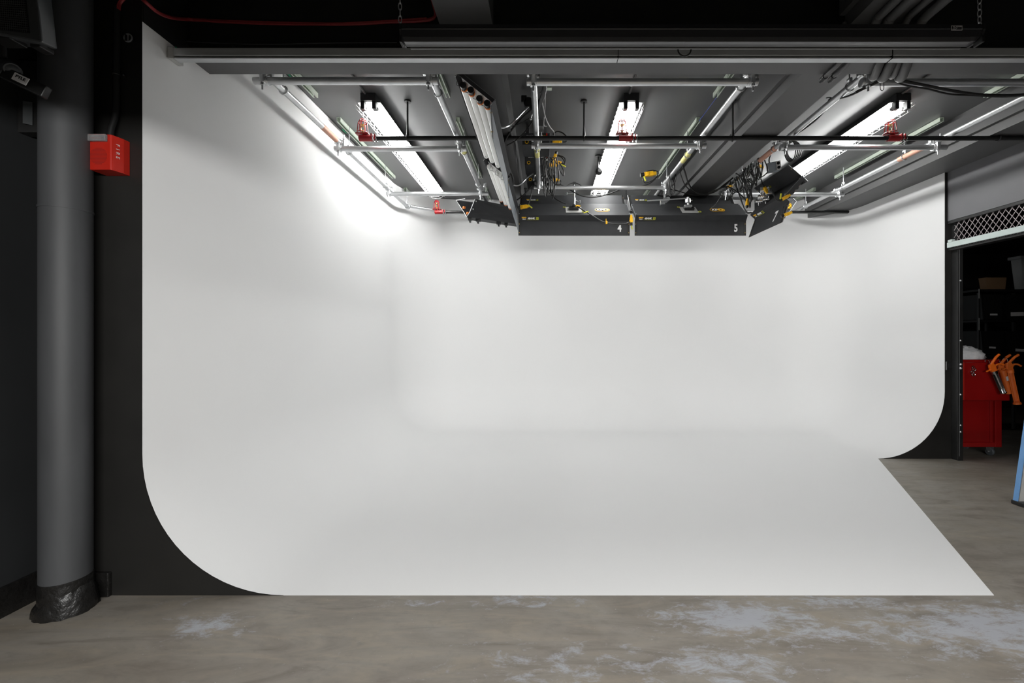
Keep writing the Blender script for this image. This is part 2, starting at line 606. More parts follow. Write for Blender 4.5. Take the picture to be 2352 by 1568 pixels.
# ------------------------------------------------------------------ fluorescent strips on the ceiling
def strip(x, y0, y1, label):
    t = thing('fluorescent_strip_light', (x, (y0 + y1) / 2, ZC), label, 'ceiling light', 'fluorescent strip lights above the cove')
    zt = CH + 2.085
    mb = MB()
    mb.box(x - .068, x + .068, y0 - .03, y1 + .02, zt + .045, ZC - .002)
    mb.build('housing', M['fixture'], t, bevel=.003)
    mb = MB()
    mb.add([(x - .105, y0, zt + .038), (x - .06, y0, zt + .044), (x + .06, y0, zt + .044), (x + .105, y0, zt + .038),
            (x - .105, y1, zt + .038), (x - .06, y1, zt + .044), (x + .06, y1, zt + .044), (x + .105, y1, zt + .038)],
           [(0, 1, 5, 4), (1, 2, 6, 5), (2, 3, 7, 6)])
    mb.build('reflector', M['reflector'], t)
    for s in (-1, 1):
        mb = MB()
        mb.cyl((x + s * .052, y0 + .03, zt), (x + s * .052, y1 - .03, zt), .019, 10)
        mb.build('lamp_tube', M['tube'], t, smooth=40)
        for yy, d in ((y0, 1), (y1, -1)):
            mb = MB()
            mb.obox((x + s * .052, yy, zt + .01), X, Y_, Z, .034, .05, .075)
            mb.cyl((x + s * .052, yy + d * .02, zt), (x + s * .052, yy + d * .045, zt), .022, 10)
            mb.build('lamp_holder', M['plastic'], t, bevel=.004)
    mb = MB()
    prof = [(-.112, .035), (-.112, -.02), (-.055, -.055), (.055, -.055), (.112, -.02), (.112, .035)]
    k = 0
    yy = y0 - .02
    while yy < y1 + .06:
        mb.pipe([(x + a, yy, zt + b) for a, b in prof], .0017, 4)
        yy += .085
    for a, b in ((-.112, -.02), (-.112, .012), (.112, -.02), (.112, .012), (-.055, -.055), (.055, -.055)):
        mb.pipe([(x + a, y0 - .02, zt + b), (x + a, y1 + .06, zt + b)], .0017, 4)
    mb.build('wire_guard', M['wire'], t)
    mb = MB()
    mb.pipe([(x - .02, 2.9, ZC - .012), (x - .02, y0 - .04, ZC - .012)], .011, 8)
    mb.build('conduit', M['beam'], t, smooth=40)


strip(-1.605, 3.96, 6.42, 'glowing white fluorescent strip light nearest the left cove wall')
strip(.778, 3.96, 6.42, 'glowing fluorescent strip light in the middle ceiling bay, above the unit marked 4')
strip(3.235, 3.96, 6.42, 'glowing caged fluorescent strip light in the right ceiling bay')

# ------------------------------------------------------------------ strut channels on the ceiling
def channel(x, ya, yb, label):
    mb = MB()
    zb = CH + 2.155
    for xx in (x - .0205, x + .0175):
        mb.box(xx, xx + .003, ya, yb, zb, ZC - .001)
    mb.box(x - .0205, x + .0205, ya, yb, ZC - .004, ZC - .001)
    for s in (-1, 1):
        mb.box(min(x + s * .0205, x + s * .011), max(x + s * .0205, x + s * .011), ya, yb, zb, zb + .003)
    o = mb.build('strut_channel', M['zinc'], bevel=.0008)
    tag(o, label, 'strut channel', 'strut channels bolted to the ceiling')


BAY = ('above the leftmost pipe', 'left of the unlit tubes', 'by pipe above unit 5', 'in the right bay')
SEG = ((2.95, 3.94, 'short strut channel cut off by the front beam, '), (4.37, 5.97, 'full pale green strut channel, middle of its line, '), (6.44, 6.93, 'small far strut channel near back wall, '))
for x, where in zip((-2.078, -.88, 1.535, 3.98), BAY):
    for a, b, s in SEG:
        channel(x, a, b, s + where)

# ------------------------------------------------------------------ pipe grid
RP_ = .0255
GS = .9744                                   # grid scale
ZR, ZX = CH + 1.905, CH + 1.85


def hook(mb, x, y, zc, top):
    mb.cyl((x, y, zc + .055), (x, y, top), .005, 8)
    mb.ring((x, y, zc), (0, 1, 0), RP_ + .006, .005, 18, 6)
    mb.cyl((x, y - .014, zc + .032), (x, y - .014, zc + .062), .011, 8)
    mb.obox((x, y, zc + .06), X, Y_, Z, .022, .03, .014)


def long_rail(x, ya, yb, hooks, label, bands=()):
    x, ya, yb = x * GS, ya * GS, yb * GS
    t = thing('long_pipe', (x, (ya + yb) / 2, ZR), label, 'pipe', 'galvanized pipe grid')
    mb = MB()
    mb.cyl((x, ya, ZR), (x, yb, ZR), RP_, 20)
    mb.build('tube', M['galv'], t, smooth=40)
    for y in hooks:
        y *= GS
        mb = MB()
        hook(mb, x, y, ZR, ZC - .04)
        mb.build('hanger', M['alu'], t, smooth=40)
    for y0, y1, m in bands:
        y0, y1 = y0 * GS, y1 * GS
        mb = MB()
        mb.cyl((x, y0, ZR), (x, y1, ZR), RP_ + .0012, 20)
        mb.build('sticker', M[m], t, smooth=40)
    return t


long_rail(-2.083, 3.02, 6.62, (3.46, 4.62, 5.66, 6.55), 'leftmost long galvanized pipe running beside the left cove wall', ((4.05, 4.33, 'tape'),))
long_rail(-.862, 3.02, 6.45, (3.5, 4.62, 5.6, 6.3), 'long galvanized pipe just left of the unlit white tubes', ((4.45, 4.62, 'ytape'),))
long_rail(-.09, 3.05, 5.72, (3.3, 4.55), 'long galvanized pipe wrapped with cords below the black ballast boxes', ((4.4, 4.72, 'ytape'),))
long_rail(1.532, 3.05, 6.7, (3.42, 4.7, 5.5), 'long galvanized pipe between the middle strip light and the central beam', ((4.62, 4.86, 'ytape'),))
long_rail(2.388, 3.18, 5.95, (3.42, 4.55, 5.3), 'long galvanized pipe loaded with tangled black cables', ((4.5, 4.85, 'tape'),))
long_rail(3.915, 3.02, 6.86, (3.5, 4.75, 5.72, 6.55), 'rightmost long galvanized pipe beside the right hand beam', ((4.5, 4.82, 'tape'),))


def clamp(parent, x, y):
    mb = MB()
    # two half shells joined by a swivel block
    mb.cyl((x - .024, y, ZX), (x + .024, y, ZX), RP_ + .009, 14)
    mb.cyl((x, y - .024, ZR), (x, y + .024, ZR), RP_ + .009, 14)
    mb.obox((x, y - .034, ZX + .004), X, Y_, Z, .03, .03, .075)
    mb.obox((x + .036, y, ZR), X, Y_, Z, .03, .03, .05)
    mb.obox((x - .036, y, ZR + .004), X, Y_, Z, .026, .032, .03)
    c = mb.build('clamp', M['alu'], parent, smooth=35, bevel=.003)
    mb = MB()
    mb.cyl((x, y - .036, ZX - .085), (x, y - .036, ZX + .05), .0065, 8)
    mb.cyl((x, y - .036, ZX - .05), (x, y - .036, ZX - .032), .015, 6)
    mb.cyl((x + .046, y - .01, ZR - .03), (x + .046, y - .01, ZR + .075), .006, 8)
    mb.cyl((x + .046, y - .01, ZR + .03), (x + .046, y - .01, ZR + .044), .014, 6)
    mb.build('bolt', M['galv'], c, smooth=35)


def cross(xa, xb, y, clamps, label):
    xa, xb, y, clamps = xa * GS, xb * GS, y * GS, [c * GS for c in clamps]
    t = thing('cross_pipe', ((xa + xb) / 2, y, ZX), label, 'pipe', 'galvanized pipe grid')
    mb = MB()
    mb.cyl((xa, y, ZX), (xb, y, ZX), RP_, 20)
    mb.build('tube', M['galv'], t, smooth=40)
    for x in clamps:
        clamp(t, x, y)
    return t


LX = (-2.083, -.862, -.09, 1.532, 2.388, 3.915)
cross(-2.167, -.80, 3.24, LX[:2], 'front left cross pipe just behind the front beam')
cross(-.14, 1.585, 3.255, LX[2:4], 'front middle cross pipe just behind the front beam')
cross(2.36, 4.06, 3.26, LX[4:], 'front right cross pipe running behind the bundled conduits')
cross(-2.135, -.80, 4.41, LX[:2], 'middle left cross pipe passing under the left strip light')
cross(-.14, 1.60, 4.345, LX[2:4], 'middle row cross pipe passing under the central strip light')
cross(2.36, 4.03, 4.38, LX[4:], 'middle right cross pipe passing under the right strip light')
cross(-2.12, -.76, 5.81, LX[:2], 'rear left cross pipe close to the back wall corner')
cross(-.15, 1.58, 5.575, LX[2:4], 'rear cross pipe above the unit marked 4')
cross(2.34, 3.99, 5.83, LX[4:], 'rear right cross pipe behind the unit marked 7')

mb = MB()
mb.pipe([(-2.0, 6.45, ZR + .02), (-1.75, 6.62, ZR + .02), (-1.27, 6.85, ZR + .015)], .022, 14, 4)
tag(mb.build('corner_pipe', M['galv'], smooth=50), 'short pale pipe crossing the rounded back left corner under the ceiling', 'pipe')

# ------------------------------------------------------------------ sprinkler lines
ZP = CH + 1.85
SY1, SY2 = 4.07, 6.49


def sprinkler_line(name, xa, xb, y, hangers, label):
    t = thing(name, ((xa + xb) / 2, y, ZP), label, 'sprinkler pipe', 'black sprinkler pipes')
    mb = MB()
    mb.cyl((xa, y, ZP), (xb, y, ZP), .021, 16)
    mb.build('tube', M['plastic'], t, smooth=40)
    for x in hangers:
        mb = MB()
        mb.cyl((x, y, ZP + .03), (x, y, ZC - .012), .0085, 8)
        mb.ring((x, y, ZP), (1, 0, 0), .026, .006, 16, 6)
        mb.cyl((x, y, ZP + .022), (x, y, ZP + .09), .014, 8, .009)
        mb.cyl((x, y, ZC - .014), (x, y, ZC), .032, 12)
        mb.build('hanger', M['plastic'], t, smooth=40)


sprinkler_line('sprinkler_pipe', -1.60, 4.60, SY1, (-1.29, .36, 1.75, 4.233), 'long black sprinkler pipe crossing the whole ceiling in front')
sprinkler_line('sprinkler_pipe', -1.50, 4.53, SY2, (-.3, 1.2, 3.5), 'far black sprinkler pipe near the back wall, mostly hidden by lights')


def sprinkler_head(x, y, label, up=True):
    t = thing('fire_sprinkler', (x, y, ZP), label, 'sprinkler', 'red guarded sprinkler heads')
    mb = MB()
    mb.cyl((x - .05, y, ZP), (x + .065, y, ZP), .029, 14)
    mb.cyl((x - .005, y, ZP - .01), (x - .005, y, ZP + .045), .022, 12)
    mb.obox((x - .02, y, ZP + .04), X, Y_, Z, .12, .05, .012)
    mb.obox((x + .07, y, ZP + .008), X, Y_, Z, .014, .06, .055)
    mb.obox((x + .10, y, ZP + .008), X, Y_, Z, .010, .055, .05)
    mb.build('clamp_base', M['redwire'], t, smooth=35, bevel=.003)
    mb = MB()
    c = Vector((x - .02, y, ZP + .045))
    for k in range(6):
        a = PI * k / 3 + .3
        d = Vector((math.cos(a), math.sin(a), 0))
        mb.pipe([c + d * .048, c + d * .038 + Z * .10, c + d * .022 + Z * .125], .0038, 5)
    mb.ring(c + Z * .125, (0, 0, 1), .022, .0042, 14, 5)
    mb.ring(c + Z * .10, (0, 0, 1), .038, .0042, 16, 5)
    mb.ring(c + Z * .004, (0, 0, 1), .049, .0042, 16, 5)
    mb.build('wire_guard', M['redwire'], t, smooth=40)
    mb = MB()
    mb.cyl(c, c + Z * .03, .011, 8)
    mb.pipe([c + X * .012 + Z * .025, c + X * .016 + Z * .05, c + Z * .075], .003, 5)
    mb.pipe([c - X * .012 + Z * .025, c - X * .016 + Z * .05, c + Z * .075], .003, 5)
    mb.cyl(c + Z * .076, c + Z * .08, .022, 10)
    mb.build('nozzle', M['brass'], t, smooth=40)
    for xx in (x + .085, x + .115):
        mb = MB()
        mb.ring((xx, y, ZP), (1, 0, 0), .029, .003, 16, 5)
        mb.cyl((xx, y - .01, ZP - .05), (xx, y - .01, ZP - .02), .004, 6)
        mb.build('u_bolt', M['chrome'], t, smooth=40)


sprinkler_head(-1.69, SY1, 'red caged sprinkler head at the left end of the front black pipe')
sprinkler_head(.735, SY1, 'red caged sprinkler head in front of the middle strip light')
sprinkler_head(3.245, SY1, 'red caged sprinkler head in front of the right strip light')
sprinkler_head(-1.60, SY2, 'small red sprinkler head against the white back wall')

# smoke detector pendant
t = thing('pendant_sensor', (.643, 5.31, ZC), 'small black ball sensor hanging on a short rod beside middle strip light', 'sensor')
mb = MB()
mb.cyl((.643, 5.31, ZC - .012), (.643, 5.31, ZC), .04, 14)
mb.cyl((.643, 5.31, ZC - .16), (.643, 5.31, ZC - .01), .008, 8)
mb.build('rod', M['plastic'], t, smooth=40)
mb = MB()
mb.sphere((.65, 5.30, ZC - .195), .044)
mb.cyl((.65, 5.26, ZC - .2), (.652, 5.245, ZC - .203), .02, 12)
mb.build('ball', M['plastic'], t, smooth=60)

# ------------------------------------------------------------------ bank lights
def vlerp(a, b, t):
    return a + (b - a) * t


def kino_logo(parent, c, ax, ay, wdt):
    """oval badge"""
    c, ax, ay = Vector(c), Vector(ax).normalized(), Vector(ay).normalized()
    n = ax.cross(ay)
    h = wdt * .50
    r = h / 2

    def oval(rr, hw, k=10):
        pts = []
        for i in range(k + 1):
            a = -PI / 2 + PI * i / k
            pts.append((hw + rr * math.cos(a), rr * math.sin(a)))
        for i in range(k + 1):
            a = PI / 2 + PI * i / k
            pts.append((-hw + rr * math.cos(a), rr * math.sin(a)))
        return pts
    hw = wdt / 2 - r
    mb = MB()
    mb.prism([c + ax * a + ay * b + n * .001 for a, b in oval(r, hw)], n * .0008)
    badge = mb.build('logo_badge', M['ink'], parent)
    mb = MB()
    o1, o2 = oval(r, hw), oval(r * .86, hw)
    k = len(o1)
    vs = [c + ax * a + ay * b + n * .0026 for a, b in o1] + [c + ax * a + ay * b + n * .0026 for a, b in o2]
    mb.add(vs, [(i, (i + 1) % k, k + (i + 1) % k, k + i) for i in range(k)])
    mb.build('logo_outline', M['yellow'], badge)
    text('KIN', c - ax * wdt * .13 + n * .003, ax, ay, h * .74, M['white'], badge, 'logo_lettering', shear=.25, bold=.002, ext=.0006, sx=.9)
    text('O', c + ax * wdt * .22 + n * .003, ax, ay, h * .8, M['yellow'], badge, 'logo_lettering', bold=.006, ext=.0006, sx=1.15)


def strip_logo(parent, c, ax, ay, h):
    c, ax, ay = Vector(c), Vector(ax).normalized(), Vector(ay).normalized()
    n = ax.cross(ay)
    text('KINO', c - ax * h * 1.35 + ay * h * .24 + n * .002, ax, ay, h * .55, M['yellow'], parent, 'logo_lettering', bold=.002, ext=.0006)
    text('FLO', c - ax * h * 1.35 - ay * h * .28 + n * .002, ax, ay, h * .36, M['white'], parent, 'logo_lettering', bold=.001, ext=.0006, sx=1.5)
    text('4BANK', c + ax * h * .85 + n * .002, ax, ay, h * .74, M['white'], parent, 'logo_lettering', shear=.12, bold=.002, ext=.0006, sx=.9)
    mb = MB()
    d = c + ax * h * 2.75 + n * .002
    mb.obox(d, ax, ay, n, h * .75, h * .75, .001)
    mb.obox(c + ax * h * 1.3 - ay * h * .46 + n * .0015, ax, ay, n, h * 3.6, h * .06, .001)
    mb.build('logo_square', M['lime'], parent)
    mb = MB()
    for k in range(4):
        mb.obox(d + ax * (k - 1.5) * h * .15 + n * .001, ax, ay, n, h * .06, h * .55, .001)
    mb.build('logo_bars', M['ink'], parent)


def bank(label, o, a, q, L, W, D, lo_v, up_v, number=None, lo_mat='fixture', open_near=False, mount=True, logo=True, tubes=True, caps=(1, 1), group='bank lights hung from the pipe grid'):
    o, a, q = Vector(o), Vector(a).normalized(), Vector(q).normalized()
    e = q.cross(a)                       # emission direction
    n = -e
    t = thing('bank_light', o, label, 'studio light', group)
    A, B = o - a * L / 2, o + a * L / 2
    th = .006
    mb = MB()
    mb.slab([A - q * W / 2, B - q * W / 2, B + q * W / 2, A + q * W / 2], th)
    for s in (-1, 1):
        mb.slab([A + q * s * W / 2, B + q * s * W / 2, B + q * s * W / 2 + e * D, A + q * s * W / 2 + e * D], th)
    for p in (A, B):
        mb.slab([p - q * W / 2, p + q * W / 2, p + q * W / 2 + e * D * .55, p - q * W / 2 + e * D * .55], th)
    h = mb.build('housing', M['fixture'], t, bevel=.0015)
    # wings
    lo_v, up_v = Vector(lo_v), Vector(up_v)
    l0, l1 = A - q * W / 2 + e * D, B - q * W / 2 + e * D
    mb = MB()
    mb.slab([l0, l1, l1 + lo_v, l0 + lo_v], .004)
    lw = mb.build('lower_wing', M[lo_mat], t)
    wing_parts = [(lw, l0, l1, lo_v)]
    if up_v.length > 1e-4:
        u0, u1 = A + q * W / 2 + e * D, B + q * W / 2 + e * D
        mb = MB()
        mb.slab([u0, u1, u1 + up_v, u0 + up_v], .004)
        uw = mb.build('upper_wing', M['fixture'], t)
        wing_parts.append((uw, u0, u1, up_v))
    for wp, w0, w1, wv in wing_parts:
        wn = a.cross(wv).normalized()
        if wn.dot(n) < 0 and abs(wn.dot(n)) > .05:
            wn = -wn
        for p, s in ((w0, 1), (w1, -1)):
            mb = MB()
            mb.slab([p + wn * .003, p + a * s * .028 + wn * .003, p + a * s * .028 + wv + wn * .003, p + wv + wn * .003], .003)
            mb.build('corner_strip', M['plastic'], wp)
        for f in (.012 / L, 1 - .012 / L):
            for g in (.2, .8):
                mb = MB()
                c = vlerp(w0, w1, f) + wv * g
                mb.cyl(c - wn * .0075, c + wn * .0075, .005, 8)
                mb.build('rivet', M['brass'], wp)
    for f in (.012 / L, 1 - .012 / L):
        for g in (-.8, .8):
            mb = MB()
            c = vlerp(A, B, f) + q * g * W / 2
            mb.cyl(c, c + n * .007, .005, 8)
            mb.build('rivet', M['alu'], h)
    # inner reflector and tubes
    mb = MB()
    mb.slab([A + a * .01 - q * (W / 2 - .01) + e * .008, B - a * .01 - q * (W / 2 - .01) + e * .008, B - a * .01 + q * (W / 2 - .01) + e * .008, A + a * .01 + q * (W / 2 - .01) + e * .008], .003)
    mb.build('reflector', M['reflector'], t)
    if tubes:
        for k in range(4):
            c = q * ((k - 1.5) * W * .235) + e * .04
            pa, pb = A + a * (.075 if k % 2 == 0 else .10) + c, B - a * .06 + c
            mb = MB()
            mb.cyl(pa, pb, .0245, 14)
            tb = mb.build('lamp_tube', M['deadtube'], t, smooth=40)
            for p_, s_ in [z for z, c_ in zip(((pa, 1), (pb, -1)), caps) if c_]:
                mb = MB()
                mb.cyl(p_ - a * .002 * s_, p_ + a * .014 * s_, .0262, 14)
                mb.build('tube_cap_ring', M['orangecap'], tb, smooth=40)
                mb = MB()
                mb.cyl(p_ - a * .036 * s_, p_ - a * .001 * s_, .0235, 14)
                mb.build('tube_socket', M['plastic'], tb, smooth=40)
        for k in range(4):
            mb = MB()
            c = q * ((k - 1.5) * W * .235) + e * .062
            pp = A + a * .05 + c
            mb.pipe([pp, pp + q * .03 + e * .01, pp + q * .05 - e * .03], .002, 5, 4)
            pp = B - a * .12 + c
            for z in range(3):
                mb.pipe([pp + a * z * .03 - q * .02 - e * .005, pp + a * (z * .03 + .015) + e * .002, pp + a * (z * .03 + .02) + q * .02 - e * .01], .0018, 4, 4)
            mb.build('lead_wire', M['rubber'], t)
    if mount:
        c = o + n * .004 + q * .0
        mb = MB()
        mb.obox(c + n * .003 - q * .035, a, q, n, .20, .16, .006)
        mp = mb.build('mount_plate', M['plate'], t)
        mb = MB()
        mb.obox(c + n * .02 - q * .02, a, q, n, .12, .075, .03)
        mb.cyl(c + n * .03, c + n * .06, .02, 10)
        mb.cyl(c + n * .035 - a * .05, c + n * .035 + a * .05, .009, 8)
        mb.build('mount_receiver', M['plastic'], mp, bevel=.003)
        for s in (-1, 1):
            mb = MB()
            mb.ring(c + n * .012 + a * s * .115 - q * (.035 + s * .07), n, .017, .0025, 14, 5)
            mb.build('cord_loop', M['lime'], mp, smooth=40)
    if logo is True:
        kino_logo(h, o + a * L * .26 - q * W * .08 + n * .003, a, q, .185)
    if logo:
        ic = A + a * .125 - q * W / 2 + e * D * .5
        sq = -e                                   # upright on the long side
        strip_logo(h, ic - q * .0035, a, sq, .040)
        if up_v.length > 1e-4:
            un = up_v.normalized()
            fn = a.cross(un)
            w0 = A + q * W / 2 + e * D
            strip_logo(uw, w0 + a * .145 + up_v * .66 + fn * .0025, a, un, .03)
    if number:
        wn = lo_v.normalized() * -1
        fn = a.cross(wn)
        text(number, l1 - a * (.125 if L > 1 else .20) + lo_v * .5 + fn * .004, a, wn, lo_v.length * .72, M['white'], lw, 'number', bold=.004, ext=.0008, sx=.72)
    # wire edge frame at the ends
    for p in (A, B):
        mb = MB()
        pts = [p - q * W / 2 + e * D + lo_v, p - q * W / 2 + e * D, p - q * W / 2, p + q * W / 2, p + q * W / 2 + e * D]
        if up_v.length > 1e-4:
            pts.append(p + q * W / 2 + e * D + up_v)
        mb.pipe(pts, .0035, 5)
        mb.build('edge_frame', M['edge'], t, smooth=50)
    return t, o, a, q, e


qv = Vector((0, .77, .64))
ZO = CH + 1.593
B4 = bank('black bank light marked 4 hanging with its back to the camera', (.352, 5.47, ZO), (1, -.012, -.004), qv, 1.375, .34, .08, (0, .0, -.178), (0, .18, .245), '4')
B5 = bank('black bank light marked 5 beside the one marked 4', (1.792, 5.47, ZO), (1, -.002, 0), qv, 1.375, .34, .08, (0, .0, -.178), (0, .18, .245), '5')
ql = Vector((-.78, 0, .63))
BL1 = bank('nearest unlit bank light with four white tubes facing the left wall', (-.48, 3.745, CH + 1.765), (0, 1, 0), ql, 1.36, .32, .05, (.012, 0, -.225), (0, 0, 0), None, 'fixgrey', mount=False, logo=False, caps=(1, 0))
BL2 = bank('second unlit tube bank light, directly behind the nearest one', (-.475, 5.13, CH + 1.745), (.012, 1, 0), ql, 1.30, .32, .05, (.012, 0, -.215), (0, 0, 0), None, 'fixgrey', mount=False, logo=False, caps=(0, 1))
B7 = bank('small black bank light marked 7 turned toward the right wall', (2.555, 4.86, CH + 1.555), (.03, -1, 0), (.67, 0, .74), .70, .28, .08, (-.075, 0, -.215), (-.20, 0, .17), '7', mount=False, logo='strip')

t = thing('bank_light', (2.9, 5.6, CH + 1.6), 'folded black bank light with oval logo half hidden behind unit 7', 'studio light', 'bank lights hung from the pipe grid')
w1, w2, w3, w4, w5 = P(1745, 452, 5.5), P(1822, 456, 5.5), P(1829, 463, 5.48), P(1804, 500, 5.45), P(1745, 516, 5.45)
mb = MB()
mb.prism([w1, w2, w3, w4, w5], Y_ * .14)
hb = mb.build('housing', M['fixture'], t, bevel=.003)
mb = MB()
mb.pipe([w2 - Y_ * .003, w3 - Y_ * .003, w4 - Y_ * .003, w4 + Y_ * .14], .0045, 6)
mb.build('edge_frame', M['edge'], t, smooth=50)
kino_logo(hb, P(1805, 474, 5.46), (1, 0, .12), (0, .0, 1), .15)

# the folded unit behind the left tube banks
t = thing('bank_light', (-.8, 5.95, CH + 1.6), 'black bank light folded into a wedge against the back left wall', 'studio light', 'bank lights hung from the pipe grid')
YA, YB2 = 5.62, 6.02
f1, f2, f3, f4 = P(1091, 457, YA), P(1196, 478, YB2), P(1196, 506, YB2), P(1079, 487, YA)
f5, f6 = P(1190, 514, YB2 + .02), P(1072, 497, YA + .02)
bk1, bk2 = P(1048, 460, YA + .32), P(1160, 474, YB2 + .3)
mb = MB()
mb.slab([f1, f2, f3, f4], .006)
fw = mb.build('front_wing', M['fixture'], t)
for fx, fy in ((.04, .15), (.04, .75), (.9, .15), (.9, .75)):
    mb = MB()
    p = vlerp(vlerp(f1, f2, fx), vlerp(f4, f3, fx), fy)
    mb.cyl(p - Y_ * .012, p, .008, 8)
    mb.build('rivet', M['alu'], fw)
mb = MB()
mb.slab([f4, f3, f5, f6], .006)
mb.slab([f6, f5, f5 + Y_ * .16 - Z * .0, f6 + Y_ * .16], .006)
mb.build('housing', M['fixgrey'], t).data.materials[0] = M['fixture']
mb = MB()
mb.slab([bk1, bk2, f5 + Y_ * .16, f6 + Y_ * .16], .006)
mb.build('rear_wing', M['fixture'], t)
mb = MB()
mb.pipe([P(1068, 456, YA + .1), bk1, vlerp(bk1, f6, .3), f6 - Z * .003, f4, f1], .0045, 5)
mb.build('edge_frame', M['wire'], t, smooth=50)
for k, (fx, wd) in enumerate(((.05, .05), (.20, .06), (.60, .06), (.75, .045))):
    p = vlerp(f6, f5, fx) + Y_ * .05
    mb = MB()
    mb.obox(p - Z * .018, X, Y_, Z, wd, .05, .034)
    mb.obox(p - Z * .045 + X * .0, X, Y_, Z, .022, .04, .03)
    mb.build('foot_clip', M['plastic'], t, bevel=.002)
for z in (.0, .05):
    mb = MB()
    p = vlerp(bk1, f6, .45 + z * 7) + X * .03
    mb.cyl(p, p + (f2 - f1) * .04, .018, 10)
    mb.build('tube_cap', M['orangecap'], t, smooth=40)

# ------------------------------------------------------------------ grip hardware holding the lights
t = thing('light_mount', P(1319, 440, 5.5), 'chrome vertical stem holding the unit marked 4 under rear cross pipe', 'light mount')
s0, s1 = P(1319, 421, 5.575), P(1319, 474, 5.46)
mb = MB()
mb.cyl(s0, s1, .009, 10)
mb.build('stem', M['alu'], t, smooth=40)
mb = MB()
mb.ring((s0.x, 5.575, ZX), (1, 0, 0), RP_ + .006, .009, 16, 6)
mb.obox(s0 + Z * -.01, X, Y_, Z, .03, .03, .05)
mb.build('pipe_clamp', M['plastic'], t, smooth=40)
mb = MB()
sp = vlerp(s0, s1, .45)
mb.cyl(sp - X * .09, sp, .006, 8)
mb.sphere(sp - X * .095, .017)
mb.build('t_handle', M['alu'], t, smooth=50)
mb = MB()
mb.cyl(sp - Z * .06, s1 - Z * .0, .016, 10)
mb.pipe([sp - Z * .08 + X * .015, sp - Z * .10 + X * .05, sp - Z * .085 + X * .075, sp - Z * .12 + X * .075], .006, 6, 4)
mb.build('coupler', M['alu'], t, smooth=40)

t = thing('light_mount', P(1530, 460, 5.5), 'chrome grip head and arm holding the unit marked 5', 'light mount')
mb = MB()
g0 = P(1528, 436, 5.56)
g1 = P(1527, 461, 5.40)
mb.cyl(g0, g1, .017, 10)
mb.cyl(g1 - Y_ * .03, g1 + Y_ * .05, .035, 14)
mb.cyl(g1 + X * .03 - Y_ * .03 + Z * .015, g1 + X * .045 + Y_ * .05 + Z * .03, .026, 14)
mb.obox(g1 - X * .03 - Z * .02, X, Y_, Z, .05, .05, .06)
mb.build('grip_head', M['alu'], t, smooth=35)
mb = MB()
mb.cyl(P(1487, 461, 5.36), P(1580, 455, 5.36), .0085, 10)
mb.build('arm', M['alu'], t, smooth=40)
mb = MB()
h0, h1 = P(1580, 452, 5.36), P(1581, 477, 5.36)
mb.cyl(h0, h0 - Z * .03, .014, 10)
mb.cyl(h0 - Z * .025, h0 - Z * .075, .033, 14)
mb.cyl(h0 - Z * .075, h0 - Z * .105, .012, 10)
mb.obox(h0 - Z * .115, X, Y_, Z, .09, .05, .026)
mb.cyl(h0 - Z * .045 + X * .03, h0 - Z * .04 + X * .055, .009, 8)
mb.build('end_clamp', M['alu'], t, smooth=35, bevel=.003)


def support_arm(pts, clampc, label):
    t = thing('light_mount', clampc, label, 'light mount')
    mb = MB()
    mb.pipe(pts, .0085, 8, 5)
    mb.build('bent_rod', M['alu'], t, smooth=40)
    mb = MB()
    mb.cyl(clampc - Y_ * .02, clampc + Y_ * .04, .045, 14)
    mb.obox(clampc + X * .05 - Z * .03, X, Y_, Z, .07, .05, .07)
    mb.obox(clampc - X * .04 + Z * .03, X, Y_, Z, .05, .04, .06)
    cl = mb.build('clamp_head', M['plastic'], t, smooth=35, bevel=.006)
    mb = MB()
    mb.cyl(clampc + X * .055 - Z * .02, clampc + X * .02 - Z * .14, .006, 8)
    mb.sphere(clampc + X * .02 - Z * .145, .012)
    mb.build('lever', M['alu'], cl, smooth=40)


support_arm([P(1147, 293, 3.72), P(1160, 292, 3.75), P(1172, 286, 3.8), P(1190, 269, 3.85), P(1206, 252, 3.9), P(1222, 236, 3.92)], P(1214, 236, 3.92), 'bent chrome rod with black clamp holding the nearest tube bank')
support_arm([P(1176, 424, 5.05), P(1188, 426, 5.08), P(1198, 421, 5.1), P(1212, 407, 5.15), P(1232, 392, 5.2)], P(1222, 385, 5.24), 'bent chrome rod with black clamp holding the second tube bank')

# ------------------------------------------------------------------ ballast boxes
def ballast(y, label, first):
    y *= GS
    x0, x1, z0, z1 = -.235, .045, ZR + .032, ZR + .15
    t = thing('ballast_box', ((x0 + x1) / 2, y + .15, z0), label, 'ballast', 'black ballast boxes over the corded pipe')
    mb = MB()
    mb.box(x0, x1, y, y + .30, z0, z1)
    b = mb.build('case', M['fixture'], t, bevel=.004)
    c = Vector((-.19, y - .001, z0 + .028))
    mb = MB()
    mb.cyl(c, c - Y_ * .002, .019, 16)
    mb.build('badge', M['yellow'], b)
    mb = MB()
    mb.cyl(c - Y_ * .002, c - Y_ * .003, .014, 6)
    mb.build('badge_mark', M['ink'], b)
    text('SELECT', (-.16, y - .002, z1 - .03), X, Z, .022, M['white'], b, 'lettering', ext=.0006)
    text('4 BANK', (-.035, y - .002, z1 - .03), X, Z, .022, M['white'] if not first else M['yellow'], b, 'lettering', ext=.0006)
    mb = MB()
    mb.box(x1 - .05, x1 - .02, y - .006, y, z0 + .05, z0 + .075)
    mb.build('switch', M['paper'], b)
    mb = MB()
    mb.box(x1 - .04, x1 - .025, y - .006, y, z0 + .085, z1 - .004)
    mb.build('indicator', M['red'], b)
    for xx in (x0 + .05, x1 - .05):
        mb = MB()
        mb.box(xx - .015, xx + .015, y + .1, y + .13, z1 - .002, ZC)
        mb.build('hanging_strap', M['beam'], t)


